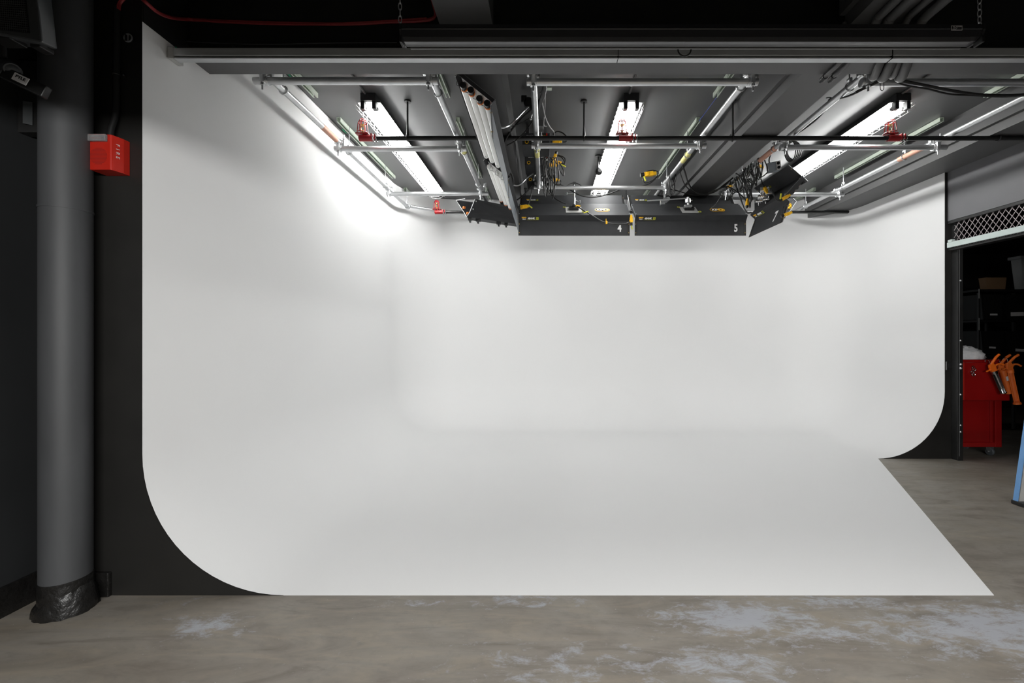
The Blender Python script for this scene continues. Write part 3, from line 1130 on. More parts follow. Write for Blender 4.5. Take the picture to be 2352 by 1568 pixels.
ballast(4.52, 'black ballast box nearest the camera over the corded pipe', True)
ballast(5.06, 'second black ballast box over the corded pipe', False)
ballast(5.60, 'farthest black ballast box over the corded pipe', False)
t = thing('junction_box', P(1242, 282, 4.42), 'small grey square junction box on ceiling beside corded pipe', 'junction box')
mb = MB()
mb.box(-.075, -.02, 4.42, 4.5, ZC - .07, ZC)
mb.build('case', M['strut'], t, bevel=.003)
mb = MB()
mb.box(-.07, -.025, 4.416, 4.421, ZC - .065, ZC - .006)
mb.build('cover', M['beam'], t)
t2 = MB()
t2.box(-.02, .05, 3.42, 3.46, ZR + .045, ZR + .075)
tag(t2.build('pipe_bracket', M['zinc'], bevel=.003), 'small pale zinc bracket by the front end of the corded pipe', 'bracket')

# ------------------------------------------------------------------ cables and connectors
def plug(mbd, mby, p, d, s=1.):
    """yellow moulded connector, added to two builders"""
    d = Vector(d).normalized()
    u, w = ortho(d)
    mby.obox(p, d, u, w, .075 * s, .034 * s, .036 * s)
    mby.obox(p + d * .048 * s, d, u, w, .03 * s, .024 * s, .026 * s)
    mby.obox(p - d * .01 * s, d, u, w, .02 * s, .046 * s, .03 * s)
    mbd.cyl(p - d * .037 * s, p - d * .07 * s, .017 * s, 10)


def cable(label, pts, r=.006, m='rubber', plugs=(), group=None, k=6, tags=(), cat='cable'):
    pts = [Vector(p) for p in pts]
    mb = MB()
    mb.pipe(pts, r, 7, k)
    if not plugs and not tags:
        o = mb.build('cable', M[m], smooth=50)
        return tag(o, label, cat, group)
    t = thing('cable', pts[0], label, cat, group)
    mb.build('cord', M[m], t, smooth=50)
    for p, d, s in plugs:
        a, b = MB(), MB()
        plug(a, b, Vector(p), d, s)
        q = b.build('connector', M['yellow'], t, bevel=.004)
        a.build('connector_collar', M['plastic'], q, smooth=40)
    for p, d in tags:
        b = MB()
        d = Vector(d).normalized()
        u, w = ortho(d)
        b.obox(p, d, u, w, .06, .012, .012)
        b.build('cord_tag', M['lime'], t)
    return t


CG = 'black cables looped around the pipe grid'
cable('black cable drooping from front clamp down past the blue grey wing', [P(1240, 228, 3.9), P(1222, 250, 3.9), P(1195, 275, 3.95), P(1170, 305, 4.0), P(1158, 330, 4.1), P(1158, 350, 4.25), P(1166, 378, 4.5), P(1178, 408, 4.7), P(1178, 425, 4.8), P(1168, 441, 4.85)], .009, group=CG)
cable('thin black cable crossing the front sprinkler pipe by the tube bank', [P(1232, 262, 4.0), P(1222, 280, 4.0), P(1206, 302, 4.0), P(1185, 322, 4.02), P(1164, 334, 4.0)], .0055, group=CG)
cable('thin black cable sagging from clamp lever to the tube bank', [P(1222, 268, 3.95), P(1205, 278, 3.95), P(1188, 286, 3.95), P(1175, 290, 3.95)], .004, group=CG)
cable('grey cable running from front pipe end to nearest ballast box', [P(1241, 212, 3.55), P(1246, 240, 3.8), P(1252, 268, 4.1), P(1262, 290, 4.35), P(1272, 303, 4.48), P(1273, 312, 4.5)], .0065, 'greycable')
cable('second grey cable hanging to the ceiling junction box', [P(1250, 206, 3.5), P(1252, 225, 3.7), P(1250, 262, 4.1), P(1249, 287, 4.4), P(1256, 290, 4.45)], .006, 'greycable')
cable('dark cable bundle taped along the front end of corded pipe', [P(1252, 190, 3.3), P(1247, 220, 3.5), P(1236, 245, 3.7), P(1226, 258, 3.85)], .02, group=CG)
for k, (px, py, Yd, dx, lab) in enumerate(((1277, 325, 4.5, 1, 'beside nearest ballast box above middle cross pipe'), (1274, 361, 4.95, -.3, 'short one just under middle cross pipe'),
                                           (1278, 373, 5.05, 1, 'beside second ballast box'), (1267, 379, 5.02, .6, 'below the second ballast box plug'),
                                           (1274, 413, 5.6, 1, 'beside farthest ballast box'))):
    p = P(px, py, Yd)
    d = Vector((dx, 0, -.06 if k != 1 else -.8))
    e_ = p + d.normalized() * .07
    if k == 0:
        pts = [e_, P(1300, 325, Yd), P(1303, 317, Yd), P(1293, 306, Yd + .02), P(1280, 302, Yd + .04), P(1270, 309, Yd + .04)]
    elif k == 1:
        pts = [P(1276, 357, Yd), P(1288, 360, Yd), P(1296, 370, Yd), P(1297, 377, Yd), P(1289, 375, Yd)]
    elif k == 2:
        pts = [e_, P(1292, 378, Yd), P(1298, 372, Yd), P(1296, 362, Yd), P(1282, 356, Yd)]
    elif k == 3:
        pts = [P(1262, 370, Yd), P(1270, 362, Yd), P(1280, 380, Yd), P(1291, 400, Yd), P(1295, 402, Yd), P(1294, 390, Yd), P(1284, 372, Yd)]
    else:
        pts = [e_, P(1289, 418, Yd), P(1287, 424, Yd), P(1278, 424, Yd), P(1270, 417, Yd), P(1278, 403, Yd), P(1272, 392, Yd), P(1264, 387, Yd)]
    cable('black looped cable with yellow connector ' + lab, pts, .0065, 'rubber', [(p, d, .95)], CG, tags=([(P(1294, 380, Yd), (1, 0, -.6))] if k == 2 else []))


def hank(label, c, ax, n, h, wd, r=.005, jit=.02, group=CG, cat='cable', m='rubber', normal=(0, 1, 0)):
    """a hank: long drooping loops over a pipe"""
    mb = MB()
    c = Vector((c[0] * GS, c[1] * GS, c[2]))
    ax = Vector(ax).normalized()
    pts = []
    for i in range(n):
        o = ax * ((i / max(1, n - 1) - .5) * wd)
        hh = h * random.uniform(.8, 1.1)
        j = lambda: Vector((random.uniform(-jit, jit), random.uniform(-jit, jit), random.uniform(-jit, jit)))
        side = Vector(normal) * .035
        pts += [c + o + Z * .045 + j() * .3, c + o + side + Z * .0 + j() * .4, c + o + side * .9 - Z * hh * .6 + j(), c + o - Z * hh + j(), c + o - side * .9 - Z * hh * .55 + j(), c + o - side + j() * .4]
    mb.pipe(pts, r, 6, 5)
    return tag(mb.build('cable_hank', M[m], smooth=50), label, cat, group)


hank('hanging hank of grey-black cable under the middle cross pipe', (.05, 4.72, ZR - .06), (1, .3, 0), 5, .24, .13, .0062, m='rubber', normal=(.6, .3, 0))
hank('hanging hank of cable beside the farthest ballast box', (.045, 5.15, ZR - .03), (.8, .5, 0), 5, .27, .11, .0062, normal=(.6, .3, 0))
cable('grey cable sagging along and below the rear cross pipe', [P(1246, 419, 5.5), P(1262, 430, 5.52), P(1280, 434, 5.53), P(1300, 431, 5.53), P(1316, 440, 5.5), P(1335, 449, 5.48), P(1362, 453, 5.48), P(1392, 447, 5.5), P(1420, 437, 5.52), P(1440, 431, 5.53), P(1470, 428, 5.53), P(1492, 421, 5.5), P(1508, 408, 5.45), P(1520, 397, 5.4)], .0075)
cable('thin black cable looping over the rear cross pipe near the stem', [P(1287, 424, 5.55), P(1300, 427, 5.56), P(1312, 421, 5.6), P(1325, 421, 5.6), P(1342, 430, 5.56), P(1362, 438, 5.55)], .005)
cable('black cable falling from rear cross pipe to mount plate of unit 4', [P(1259, 436, 5.5), P(1266, 446, 5.45), P(1276, 456, 5.4), P(1288, 463, 5.38), P(1300, 468, 5.38)], .008)
cable('black cable drooping in front of unit 4, yellow taped, to yellow connector', [P(1326, 474, 5.36), P(1342, 484, 5.3), P(1362, 496, 5.24), P(1382, 508, 5.22), P(1396, 512, 5.22), P(1418, 515, 5.22), P(1436, 514, 5.22), P(1447, 510, 5.22)], .008, plugs=[(P(1450, 505, 5.24), (0, .1, 1), .95), (P(1326, 473, 5.37), (1, 0, 0), .6)], tags=[(P(1451, 521, 5.24), (.25, 0, -1)), (P(1346, 487, 5.27), (1, 0, .3))])
o = MB()
o.obox(P(1393, 511, 5.215), X, Y_, Z, .022, .022, .036)
o.obox(P(1392, 505, 5.215), X, Y_, Z, .008, .01, .03)
tag(o.build('tape_wrap', M['yellow'], bevel=.003), 'orange yellow tape wrapped on the cable drooping over unit 4', 'tape')
cable('black cable dropping to a yellow connector at upper left corner of unit 4', [P(1224, 412, 5.4), P(1222, 430, 5.38), P(1220, 447, 5.36), P(1216, 462, 5.34), P(1213, 470, 5.33)], .0065, plugs=[(P(1203, 475, 5.33), (1, 0, .18), 1.15)], tags=[(P(1218, 474, 5.32), (.7, 0, -.6))])
cable('black cable slanting from corded pipe to the tube bank end', [P(1236, 413, 5.45), P(1225, 424, 5.42), P(1212, 438, 5.4), P(1200, 450, 5.4), P(1188, 459, 5.45)], .008)
# long pipe over unit 5
cable('coiled black cable with big yellow connector on pipe above unit 5', [P(1478, 404, 5.42), P(1476, 412, 5.4), P(1482, 420, 5.4), P(1496, 416, 5.4), P(1506, 408, 5.42), P(1512, 396, 5.45), P(1500, 391, 5.45), P(1484, 394, 5.44)], .006, plugs=[(P(1490, 400, 5.42), (1, 0, .12), 1.5)], tags=[(P(1481, 410, 5.39), (.4, 0, -1))])
hank('hank of black cable hung on pipe above unit 5', (1.56, 5.38, ZR - .01), (.2, 1, 0), 6, .17, .26, .0058, normal=(1, 0, 0))
cable('long black cable swooping from pipe above unit 5 to the cable tangle', [P(1567, 376, 5.3), P(1574, 398, 5.35), P(1582, 422, 5.4), P(1596, 440, 5.42), P(1618, 446, 5.42), P(1642, 440, 5.42), P(1664, 424, 5.4), P(1684, 408, 5.35)], .010)
cable('second swooping black cable just left of the first', [P(1558, 380, 5.3), P(1564, 402, 5.35), P(1576, 428, 5.4), P(1600, 445, 5.45), P(1630, 445, 5.45), P(1660, 430, 5.42), P(1672, 420, 5.4)], .006)
cable('straight thin black cable under the central beam to rear clamp', [P(1534, 433, 5.5), P(1556, 438, 5.5), P(1580, 445, 5.5), P(1606, 448, 5.5), P(1640, 442, 5.5)], .006)
cable('thin black safety line from pipe end down to logo of unit 5', [P(1661, 442, 5.85), P(1652, 456, 5.7), P(1642, 470, 5.5), P(1632, 478, 5.42)], .0025)
# tangle on the loaded pipe
hank('tangled black cable wrapped around the far part of loaded pipe', (2.40, 5.42, ZR - .0), (-.05, 1, 0), 9, .16, .5, .0062, .035, normal=(1, 0, 0))
hank('tangled black cable wrapped around middle of the loaded pipe', (2.40, 5.02, ZR - .0), (-.03, 1, 0), 9, .20, .36, .0062, .04, normal=(1, 0, 0))
hank('loose black cable loops hanging between the pipe and unit 7', (2.36, 5.06, ZR - .17), (.3, 1, 0), 4, .26, .28, .0055, .03, normal=(1, 0, .1), m='rubber')
mb = MB()
for k in range(4):
    cc = P(1815 + k * 3, 346, 4.52 + k * .02)
    pts = []
    for i in range(21):
        a = 2 * PI * i / 20
        pts.append(cc + X * (.058 + .006 * k) * math.sin(a) + Z * (.115 - .006 * k) * math.cos(a))
    mb.pipe(pts, .0065, 6)
tag(mb.build('cable_coil', M['rubber'], smooth=50), 'neat black cable coil hanging by the middle right clamp', 'cable', CG)
t = thing('outlet_box', P(1776, 384, 4.75), 'dark grey double outlet box dangling from the loaded pipe', 'outlet box')
c = P(1776, 384, 4.75)
ax = Vector((.97, -.22, .12)).normalized()
az = Vector((-.1, .05, 1)).normalized()
ay = az.cross(ax)
mb = MB()
mb.obox(c, ax, ay, az, .125, .06, .10)
bx = mb.build('case', M['fixgrey'], t, bevel=.006)
mb = MB()
mb.obox(c + ax * .045 - ay * .0315, ax, ay, az, .045, .004, .098)
fp = mb.build('faceplate', M['plate'], t)
mb = MB()
for s in (-1, 1):
    q_ = c + ax * .045 + az * s * .023 - ay * .0335
    mb.cyl(q_, q_ - ay * .003, .016, 16)
mb.build('socket', M['ink'], fp)
mb = MB()
mb.pipe([c + az * .05 - ax * .03, c + az * .09 - ax * .03, P(1772, 352, 4.78), P(1780, 342, 4.8)], .008, 7, 5)
mb.build('lead', M['rubber'], t, smooth=50)
for lab, px, py, Yd, d, pts in (
        ('yellow connector hanging left of unit 7 on black cord', 1716, 466, 4.95, (.1, 0, 1), [(1719, 457), (1724, 440), (1714, 425), (1700, 405), (1690, 398)]),
        ('yellow connector at the upper near corner of unit 7', 1803, 454, 4.46, (1, -.2, .55), [(1793, 461), (1783, 458), (1776, 445), (1770, 436)]),
        ('yellow connector at the lower near corner of unit 7', 1807, 492, 4.48, (1, 0, .4), [(1801, 497), (1797, 494), (1796, 486), (1800, 474)]),
        ('yellow connector pressed into the tangle on loaded pipe', 1745, 381, 4.95, (.9, 0, -.4), [(1738, 376), (1730, 384), (1726, 398), (1733, 412)]),
        ('yellow connector lying on top of unit 7', 1758, 435, 4.8, (.4, 0, -.8), [(1753, 428), (1748, 410), (1746, 395), (1740, 385)]),
        ('yellow taped cord near far end of the loaded pipe', 1675, 428, 5.35, (.8, 0, .1), [(1667, 429), (1655, 432), (1640, 438), (1625, 444)])):
    p = P(px, py, Yd)
    cable(lab, [P(a, b, Yd) for a, b in pts], .0065, plugs=[(p, d, (.8 if Yd > 4.6 else .9) if Yd < 5.2 else .7)], tags=([(P(1793, 451, Yd), (.15, 0, 1))] if py == 454 else []), cat='cable')
cable('black cable hanging from tangle to lower left corner of unit 7', [P(1689, 420, 5.2), P(1696, 440, 5.1), P(1706, 470, 5.0), P(1716, 488, 4.95), P(1724, 488, 4.9)], .0085)
cable('black cable crossing from unit 5 corner up to the tangle', [P(1672, 428, 5.3), P(1690, 438, 5.2), P(1704, 450, 5.1), P(1716, 462, 5.0)], .007)
mb = MB()
for (px, py, Yd, r) in ((1754, 436, 4.92, .035), (1766, 444, 4.9, .032), (1748, 452, 4.95, .028), (1759, 458, 4.92, .026), (1743, 462, 4.96, .02)):
    p = P(px, py, Yd)
    mb.cyl(p - X * .03 + Y_ * .01, p + X * .03 - Y_ * .01, r, 12)
    mb.cyl(p - Z * .05, p + Z * .05, r * .35, 8)
tag(mb.build('grip_clamp', M['chrome'], smooth=35), 'shiny chrome grip clamps behind the unit marked 7', 'light mount')

# ------------------------------------------------------------------ front beam fittings
t = thing('curtain_rail', (1, 2.6, CH + 1.6), 'long silver double strut rail fixed along the front beam', 'rail')
zt_, zb_ = CH + 1.662, CH + 1.602
x0, x1 = XL + .005, 4.58
mb = MB()
mb.box(x0, x1, 2.508, 2.552, zb_ + .016, zt_)
mb.box(x0, x1, 2.552, 2.63, zt_ - .01, zt_)
mb.build('upper_channel', M['strut'], t, bevel=.003)
mb = MB()
mb.box(x0, x1, 2.512, 2.552, zb_, zb_ + .008)
mb.build('lower_lip', M['strut'], t, bevel=.002)
mb = MB()
mb.box(x0, x1, 2.525, 2.55, zb_ + .006, zb_ + .018)
mb.build('slot', M['ink'], t)
mb = MB()
mb.box(x0 - .002, x0 + .03, 2.503, 2.58, zb_ - .004, zt_ + .004)
mb.build('end_plate', M['plate'], t, bevel=.003)
for px in (1420, 2050):
    xx = (px - VX) * 2.508e-3
    mb = MB()
    mb.box(xx - .002, xx + .001, 2.505, 2.553, zb_ - .002, zt_ + .001)
    mb.build('joint', M['ink'], t)
for xx in (-1.9, -.4, 1.1, 2.6, 4.1):
    mb = MB()
    mb.box(xx - .02, xx + .02, 2.61, 2.659, zt_ + .036, zt_ + .09)
    mb.build('bracket', M['darksteel'], t)

# projection screen case
t = thing('projection_screen', (.9, 2.26, CH + 1.5), 'long black roll-up projection screen case hanging in front of the beam', 'projection screen')
sx0, sx1 = (917 - VX) * 2.25e-3, (2262 - VX) * 2.25e-3
prof = [(2.25, 1.612), (2.25, 1.592), (2.247, 1.588), (2.25, 1.584), (2.262, 1.556), (2.28, 1.546), (2.33, 1.548), (2.345, 1.58), (2.335, 1.612)]
mb = MB()
mb.prism([(sx0 + .012, y, CH + z) for y, z in prof], (sx1 - sx0 - .024, 0, 0))
mb.build('case', M['case'], t)
mb = MB()
mb.box(sx0 + .02, sx1 - .06, 2.262, 2.285, CH + 1.530, CH + 1.5555)
mb.build('lip', M['casegrey'], t, bevel=.002)
for xx in (sx0, sx1 - .012):
    mb = MB()
    mb.prism([(xx, y + (-.004 if y < 2.3 else .004), CH + z + (.003 if z > 1.6 else -.004)) for y, z in prof], (.012, 0, 0))
    mb.box(xx, xx + .012, 2.25, 2.30, CH + 1.522, CH + 1.556)
    mb.build('end_cap', M['darksteel'], t, bevel=.002)
mb = MB()
mb.cyl((sx0 + .05, 2.28, CH + 1.508), (sx1 - .1, 2.28, CH + 1.508), .0062, 10)
mb.build('weight_bar', M['casegrey'], t, smooth=40)
mb = MB()
xx = (1572 - VX) * 2.27e-3
mb.ring((xx, 2.27, CH + 1.494), (0, 1, 0), .034, .004, 18, 6, PI * 0, PI)
mb.build('pull_ring', M['plastic'], t, smooth=40)
lc = Vector(((2197 - VX) * 2.247e-3, 2.2455, CH + (VY - 64.5) * 2.247e-3))
mb = MB()
for dx, dz, sx, sz in ((0, .011, .056, .0016), (0, -.011, .056, .0016), (-.028, 0, .0016, .023), (.028, 0, .0016, .023)):
    mb.box(lc.x + dx - sx / 2, lc.x + dx + sx / 2, 2.2448, 2.247, lc.z + dz - sz / 2, lc.z + dz + sz / 2)
for k in range(2):
    z = -.004 + k * .0
lines = [[(-.022, -.006), (-.004, -.006), (.004, .006), (.024, .006)], [(-.018, 0), (-.008, 0), (-.003, .006), (.001, .006)], [(-.02, .006), (-.010, .006)]]
for ln in lines:
    mb.pipe([lc + Vector((a, -.0005, b)) for a, b in ln], .0013, 5)
mb.build('emblem', M['paper'], t)
for k, (px, yt) in enumerate(((919, 0), (2250, 0))):
    t = thing('hanging_chain', P(px, 45, 2.29), ('steel chain holding the left end of projection screen', 'steel chain holding the right end of projection screen')[k], 'chain', 'chains of the projection screen')
    p0 = Vector(((px - VX) * 2.29e-3, 2.29, CH + 1.612))
    mb = MB()
    n = 9
    for i in range(n):
        c = p0 + Z * (.02 + i * .034)
        a = (Y_ if i % 2 else (X + Y_ * .3).normalized())
        u = Z
        v = a.cross(u)
        pts = [c + u * .020 * math.cos(2 * PI * j / 14) + v * .0085 * math.sin(2 * PI * j / 14) for j in range(15)]
        mb.pipe(pts, .0028, 5)
    mb.build('links', M['galv'], t, smooth=50)

# red alarm cable and black wire on the beam face
cable('dull red alarm cable bundle looping down the wing and along front beam', [P(272, 22, 2.33), P(276, 6, 2.33), P(296, -12, 2.33), P(318, -8, 2.335), P(338, 8, 2.34), P(362, 28, 2.42), P(392, 40, 2.50), P(440, 45, 2.645), P(540, 50, 2.65), P(680, 54, 2.65), P(800, 55, 2.65), P(900, 50, 2.65), P(960, 48, 2.65), P(990, 44, 2.65), P(1000, 34, 2.645), P(996, 12, 2.6), P(990, -8, 2.5)], .0095, 'redcable')
cable('second strand of red cable sagging beside the bundle', [P(392, 38, 2.645), P(450, 46, 2.645), P(560, 53, 2.645), P(700, 56, 2.645), P(840, 51, 2.645), P(980, 42, 2.645)], .006, 'redcable')
cable('thin black wire sagging above the silver rail at left', [P(388, 90, 2.64), P(470, 97, 2.64), P(600, 101, 2.64), P(760, 98, 2.64), P(912, 97, 2.64)], .0045)

# grey conduits strapped to the central beam and bent under the front beam
for k, (pf, pa_, pb_, r) in enumerate(((2013, 2020, 2009, .0235), (2040, 2044, 2031, .028), (2083, 2063, 2052, .0185), (2116, 2082, 2072, .028))):
    z1 = ZS - r
    xf, xa, xb = (pf - VX) * 2.54e-3, (pa_ - VX) * 2.665e-3, (pb_ - VX) * 2.80e-3
    zb = ZFB - r - .004
    pts = [(xf, .5, z1), (xf, 1.5, z1), (xf, 2.4, z1), (xf, 2.54, z1 - .015), (xf * .6 + xa * .4, 2.60, CH + 1.77), (xa, 2.645, zb + .03), (xa * .7 + xb * .3, 2.70, zb), (xb, 2.80, zb), (xb + .03, 2.862, zb + .04), (xb + .04, 2.88, CH + 1.80), (xb + .04, 2.88, ZS - .004)]
    mb = MB()
    mb.pipe(pts, r, 14, 6)
    tag(mb.build('conduit', M['beam'], smooth=50), ('leftmost of four', 'second from left of four', 'third from left of four', 'rightmost of four')[k] + ' fat grey conduits bending under the front beam', 'conduit', 'fat grey conduits')
for k, (xa, lab) in enumerate(((1.812, 'left one of two slim dark conduits capped under the front beam'), (1.868, 'right one of two slim dark conduits capped under the front beam'))):
    z = ZFB - .017
    t = thing('conduit', (xa, 2.8, z), lab, 'conduit', 'slim capped conduits')
    mb = MB()
    mb.pipe([(xa, 2.64, ZC - .3), (xa, 2.64, z + .06), (xa, 2.65, z + .015), (xa, 2.69, z), (xa, 2.75, z), (xa, 2.835, z)], .0135, 10, 5)
    mb.build('tube', M['beam'], t, smooth=50)
    mb = MB()
    mb.cyl((xa, 2.82, z), (xa, 2.855, z - .004), .0175, 12)
    mb.cyl((xa, 2.855, z - .004), (xa, 2.87, z - .006), .011, 12)
    mb.build('end_cap', M['darksteel'], t, smooth=40)
cable('thick black cable draping from conduits toward the right edge', [P(1965, 212, 3.2), P(2000, 196, 3.15), P(2030, 183, 3.1), P(2060, 184, 3.08), P(2110, 193, 3.08), P(2170, 205, 3.1), P(2230, 215, 3.12), P(2290, 219, 3.14), P(2352, 217, 3.16), P(2420, 206, 3.2)], .0095)
cable('thinner black cable just below the thick draped one', [P(2045, 182, 3.1), P(2080, 196, 3.09), P(2130, 204, 3.1), P(2180, 216, 3.12), P(2240, 219, 3.13), P(2300, 222, 3.15), P(2360, 219, 3.18)], .006)
cable('black cable tied along the front of the loaded pipe', [P(1880, 272, 4.1), P(1905, 240, 3.7), P(1925, 228, 3.5), P(1950, 220, 3.3), P(1975, 208, 3.2), P(1990, 196, 3.15)], .008)
cable('black tie wrapped where the loaded pipe meets its cable', [P(1898, 225, 3.55), P(1908, 224, 3.52), P(1916, 232, 3.55), P(1910, 238, 3.58), P(1903, 232, 3.56), P(1908, 226, 3.55), P(1922, 230, 3.6)], .004)
cable('black cable taped along the loaded pipe toward tangle', [P(1908, 238, 3.6), P(1882, 268, 3.9), P(1850, 294, 4.15), P(1825, 310, 4.4), P(1800, 330, 4.6), P(1775, 348, 4.8)], .010)
mb = MB()
mb.pipe([P(2022, 186, 3.1), P(2022, 204, 3.1), P(2026, 208, 3.1), P(2030, 204, 3.1), P(2030, 188, 3.1)], .0022, 5, 4)
tag(mb.build('wire_hook', M['ink']), 'small open wire hook dangling below the fat conduits', 'hook')
cable('thin blue string stretched between two ceiling channels', [(1.548, 3.94, ZC - .04), (1.542, 4.37, ZC - .04)], .0025, 'bluecord', k=2)

# ------------------------------------------------------------------ left side: standpipe, alarm, speaker
t = thing('standpipe', (-2.46, 2.235, 0), 'fat grey-black vertical standpipe in the left corner with sealed base', 'pipe')
mb = MB()
mb.cyl((-2.46, 2.235, .10), (-2.46, 2.235, ZC), .098, 40)
mb.build('shaft', M['pipeblk'], t, smooth=40)
mb = MB()
for z in (CH + .64,):
    mb.cyl((-2.46, 2.235, z), (-2.46, 2.235, z + .012), .1005, 40)
mb.build('joint', M['pipeblk'], t, smooth=40)
mb = MB()
mb.cyl((-2.46, 2.235, .06), (-2.46, 2.235, .17), .1015, 36, .100)
mb.build('lower_band', M['tar'], t, smooth=40)
mb = MB()
n = 40
rings = []
for z, r in ((0.0, .128), (.03, .127), (.065, .118), (.085, .108), (.098, .10)):
    rings.append([Vector((-2.46 + (r + random.uniform(-.006, .006)) * math.cos(2 * PI * i / n), 2.235 + (r + random.uniform(-.006, .006)) * math.sin(2 * PI * i / n) * .88, z * (1 + (.35 * math.cos(2 * PI * i / n) if z > .03 else 0)) + .001)) for i in range(n)])
vv = [p for r in rings for p in r]
mb.add(vv, [(j * n + i, j * n + (i + 1) % n, (j + 1) * n + (i + 1) % n, (j + 1) * n + i) for j in range(len(rings) - 1) for i in range(n)] + [tuple(range(n - 1, -1, -1))])
mb.build('sealant_collar', M['tar'], t, smooth=80)

t = thing('fire_alarm', (-2.31, 2.31, CH + .95), 'red wall fire alarm horn with clear strobe on the black wing', 'fire alarm')
ax0, ax1, yb, yf = -2.372, -2.245, YF, 2.262
az0, az1 = CH + .8655, CH + 1.049
mb = MB()
mb.prism([(ax0, yb, az0), (ax1, yb, az0), (ax1, yb - .035, az0), (ax1 - .012, yf + .004, az0), (ax1 - .018, yf, az0), (ax0 + .004, yf, az0), (ax0, yf + .004, az0)], (0, 0, az1 - az0))
body = mb.build('body', M['red'], t, bevel=.004)
mb = MB()
for z in range(13):
    zz = az0 + .028 + z * .0068
    hw = math.sqrt(max(0, .045 ** 2 - (zz - (az0 + .069)) ** 2))
    mb.box(-2.322 - hw, -2.322 + hw, yf - .0012, yf + .001, zz, zz + .0028)
mb.build('speaker_grille', mat('dark red grille', (.25, .012, .008), .5), t)
mb = MB()
mb.box(ax0 + .001, ax1 - .028, yf - .016, yf, az1 - .040, az1 - .004)
mb.build('strobe_lens', M['lens'], t, bevel=.004)
mb = MB()
mb.box(ax0 + .004, ax1 - .034, yf - .002, yf + .001, az1 - .036, az1 - .008)
mb.cyl((ax0 + .02, yf - .008, az1 - .022), (ax1 - .05, yf - .008, az1 - .022), .004, 8)
mb.build('strobe_reflector', M['chrome'], t)
mb = MB()
sd = Vector((.012, .051, 0)).normalized()           # the slanted right side
nd = Vector((.051, -.012, 0)).normalized()
s_mid = Vector((ax1 - .0065, (yb - .035 + yf + .004) / 2 - .001, 0))
for i, ch in enumerate('FIRE'):
    text(ch, (s_mid.x + nd.x * .001, s_mid.y + nd.y * .001, az1 - .045 - i * .0215), -Z, sd, .024, M['paper'], body, 'lettering', ext=.0006)

t = thing('alarm_conduit', (-2.30, 2.34, CH + 1.05), 'black painted vertical conduit feeding the red fire alarm', 'conduit')
mb = MB()
mb.pipe([(-2.313, 2.315, CH + 1.047), (-2.313, 2.318, CH + 1.10), (-2.300, 2.33, CH + 1.2), (-2.298, 2.332, CH + 1.4), (-2.296, 2.332, CH + 1.762)], .0145, 12, 5)
mb.build('tube', M['darksteel'], t, smooth=50)
mb = MB()
mb.ring((-2.299, 2.333, CH + 1.40), (0, 0, 1), .0165, .003, 16, 5)
mb.box(-2.283, -2.262, 2.342, 2.352, CH + 1.394, CH + 1.412)
st_ = mb.build('strap', M['panel'], t)
mb = MB()
mb.cyl((-2.266, 2.342, CH + 1.403), (-2.266, 2.336, CH + 1.403), .0055, 10)
mb.build('screw', M['chrome'], st_)
t = thing('cable_hook', P(293, 87, 2.34), 'small round black and chrome hook on the black wing above the alarm', 'hook')
c = P(294, 87, 2.335)
mb = MB()
mb.ring(c, (0, 1, 0), .021, .0035, 20, 6)
mb.cyl(c - Z * .02, c + Z * .02, .003, 6)
mb.build('ring', M['alu'], t, smooth=50)
mb = MB()
mb.cyl(c + Y_ * .014, c + Y_ * .003, .018, 18)
mb.obox(c - X * .01, X, Y_, Z, .008, .01, .034)
mb.build('base', M['plastic'], t)

# speaker in the top left corner
t = thing('speaker', P(60, 50, 1.95), 'charcoal wall speaker with black grille in the top left corner', 'speaker')
YS = 1.9
fr = [P(-60, -60, YS - .05), P(78, -70, YS), P(97, 98, YS), P(-60, 68, YS - .05)]
bk = [P(-60, -60, YS + .22), P(112, -60, YS + .12), P(133, 114, YS + .12), P(-60, 100, YS + .22)]
mb = MB()
mb.add(fr + bk, [(0, 1, 2, 3), (7, 6, 5, 4), (0, 4, 5, 1), (1, 5, 6, 2), (2, 6, 7, 3), (3, 7, 4, 0)])
mb.build('cabinet', M['speaker'], t, bevel=.008)
gr = [P(-58, -58, YS - .056), P(53, -62, YS - .012), P(68, 76, YS - .012), P(-58, 62, YS - .056)]
mb = MB()
mb.slab(gr, .004)
g = mb.build('grille', M['grille'], t)
mb = MB()
for i in range(1, 26):
    a, b = vlerp(gr[0], gr[1], i / 26), vlerp(gr[3], gr[2], i / 26)
    mb.pipe([a - Y_ * .004, b - Y_ * .004], .0011, 4)
for i in range(1, 26):
    a, b = vlerp(gr[0], gr[3], i / 26), vlerp(gr[1], gr[2], i / 26)
    mb.pipe([a - Y_ * .004, b - Y_ * .004], .0009, 4)
mb.build('grille_mesh', M['speaker'], g)
mb = MB()
mb.obox(P(20, 95, YS + .03), X, Y_, Z, .09, .07, .02)
mb.build('foot', M['darksteel'], t, bevel=.004)
mb = MB()
mb.obox(P(97, 112, YS + .08), X, Y_, Z, .045, .06, .02)
mb.build('foot', M['darksteel'], t, bevel=.004)
t = thing('speaker_bracket', P(30, 170, 2.0), 'black swivel wall bracket with white name label under the speaker', 'bracket')
mb = MB()
mb.cyl(P(6, 100, 1.97), P(8, 132, 1.97), .012, 10)
mb.cyl(P(-30, 150, 2.0), P(14, 165, 2.0), .026, 14)
mb.build('arm', M['darksteel'], t, smooth=40)
mb = MB()
mb.cyl(P(14, 150, 2.0), P(30, 162, 1.97), .030, 16)
mb.sphere(P(26, 158, 1.975), .030)
mb.build('knob', M['speaker'], t, smooth=50)
c = P(52, 186, 1.97)
mb = MB()
dx = (P(61, 198, 1.97) - P(37, 167, 1.93)).normalized()
dx = Vector((.90, .30, -.42)).normalized()
up = Vector((.12, 0, 1))
up = (up - dx * up.dot(dx)).normalized()
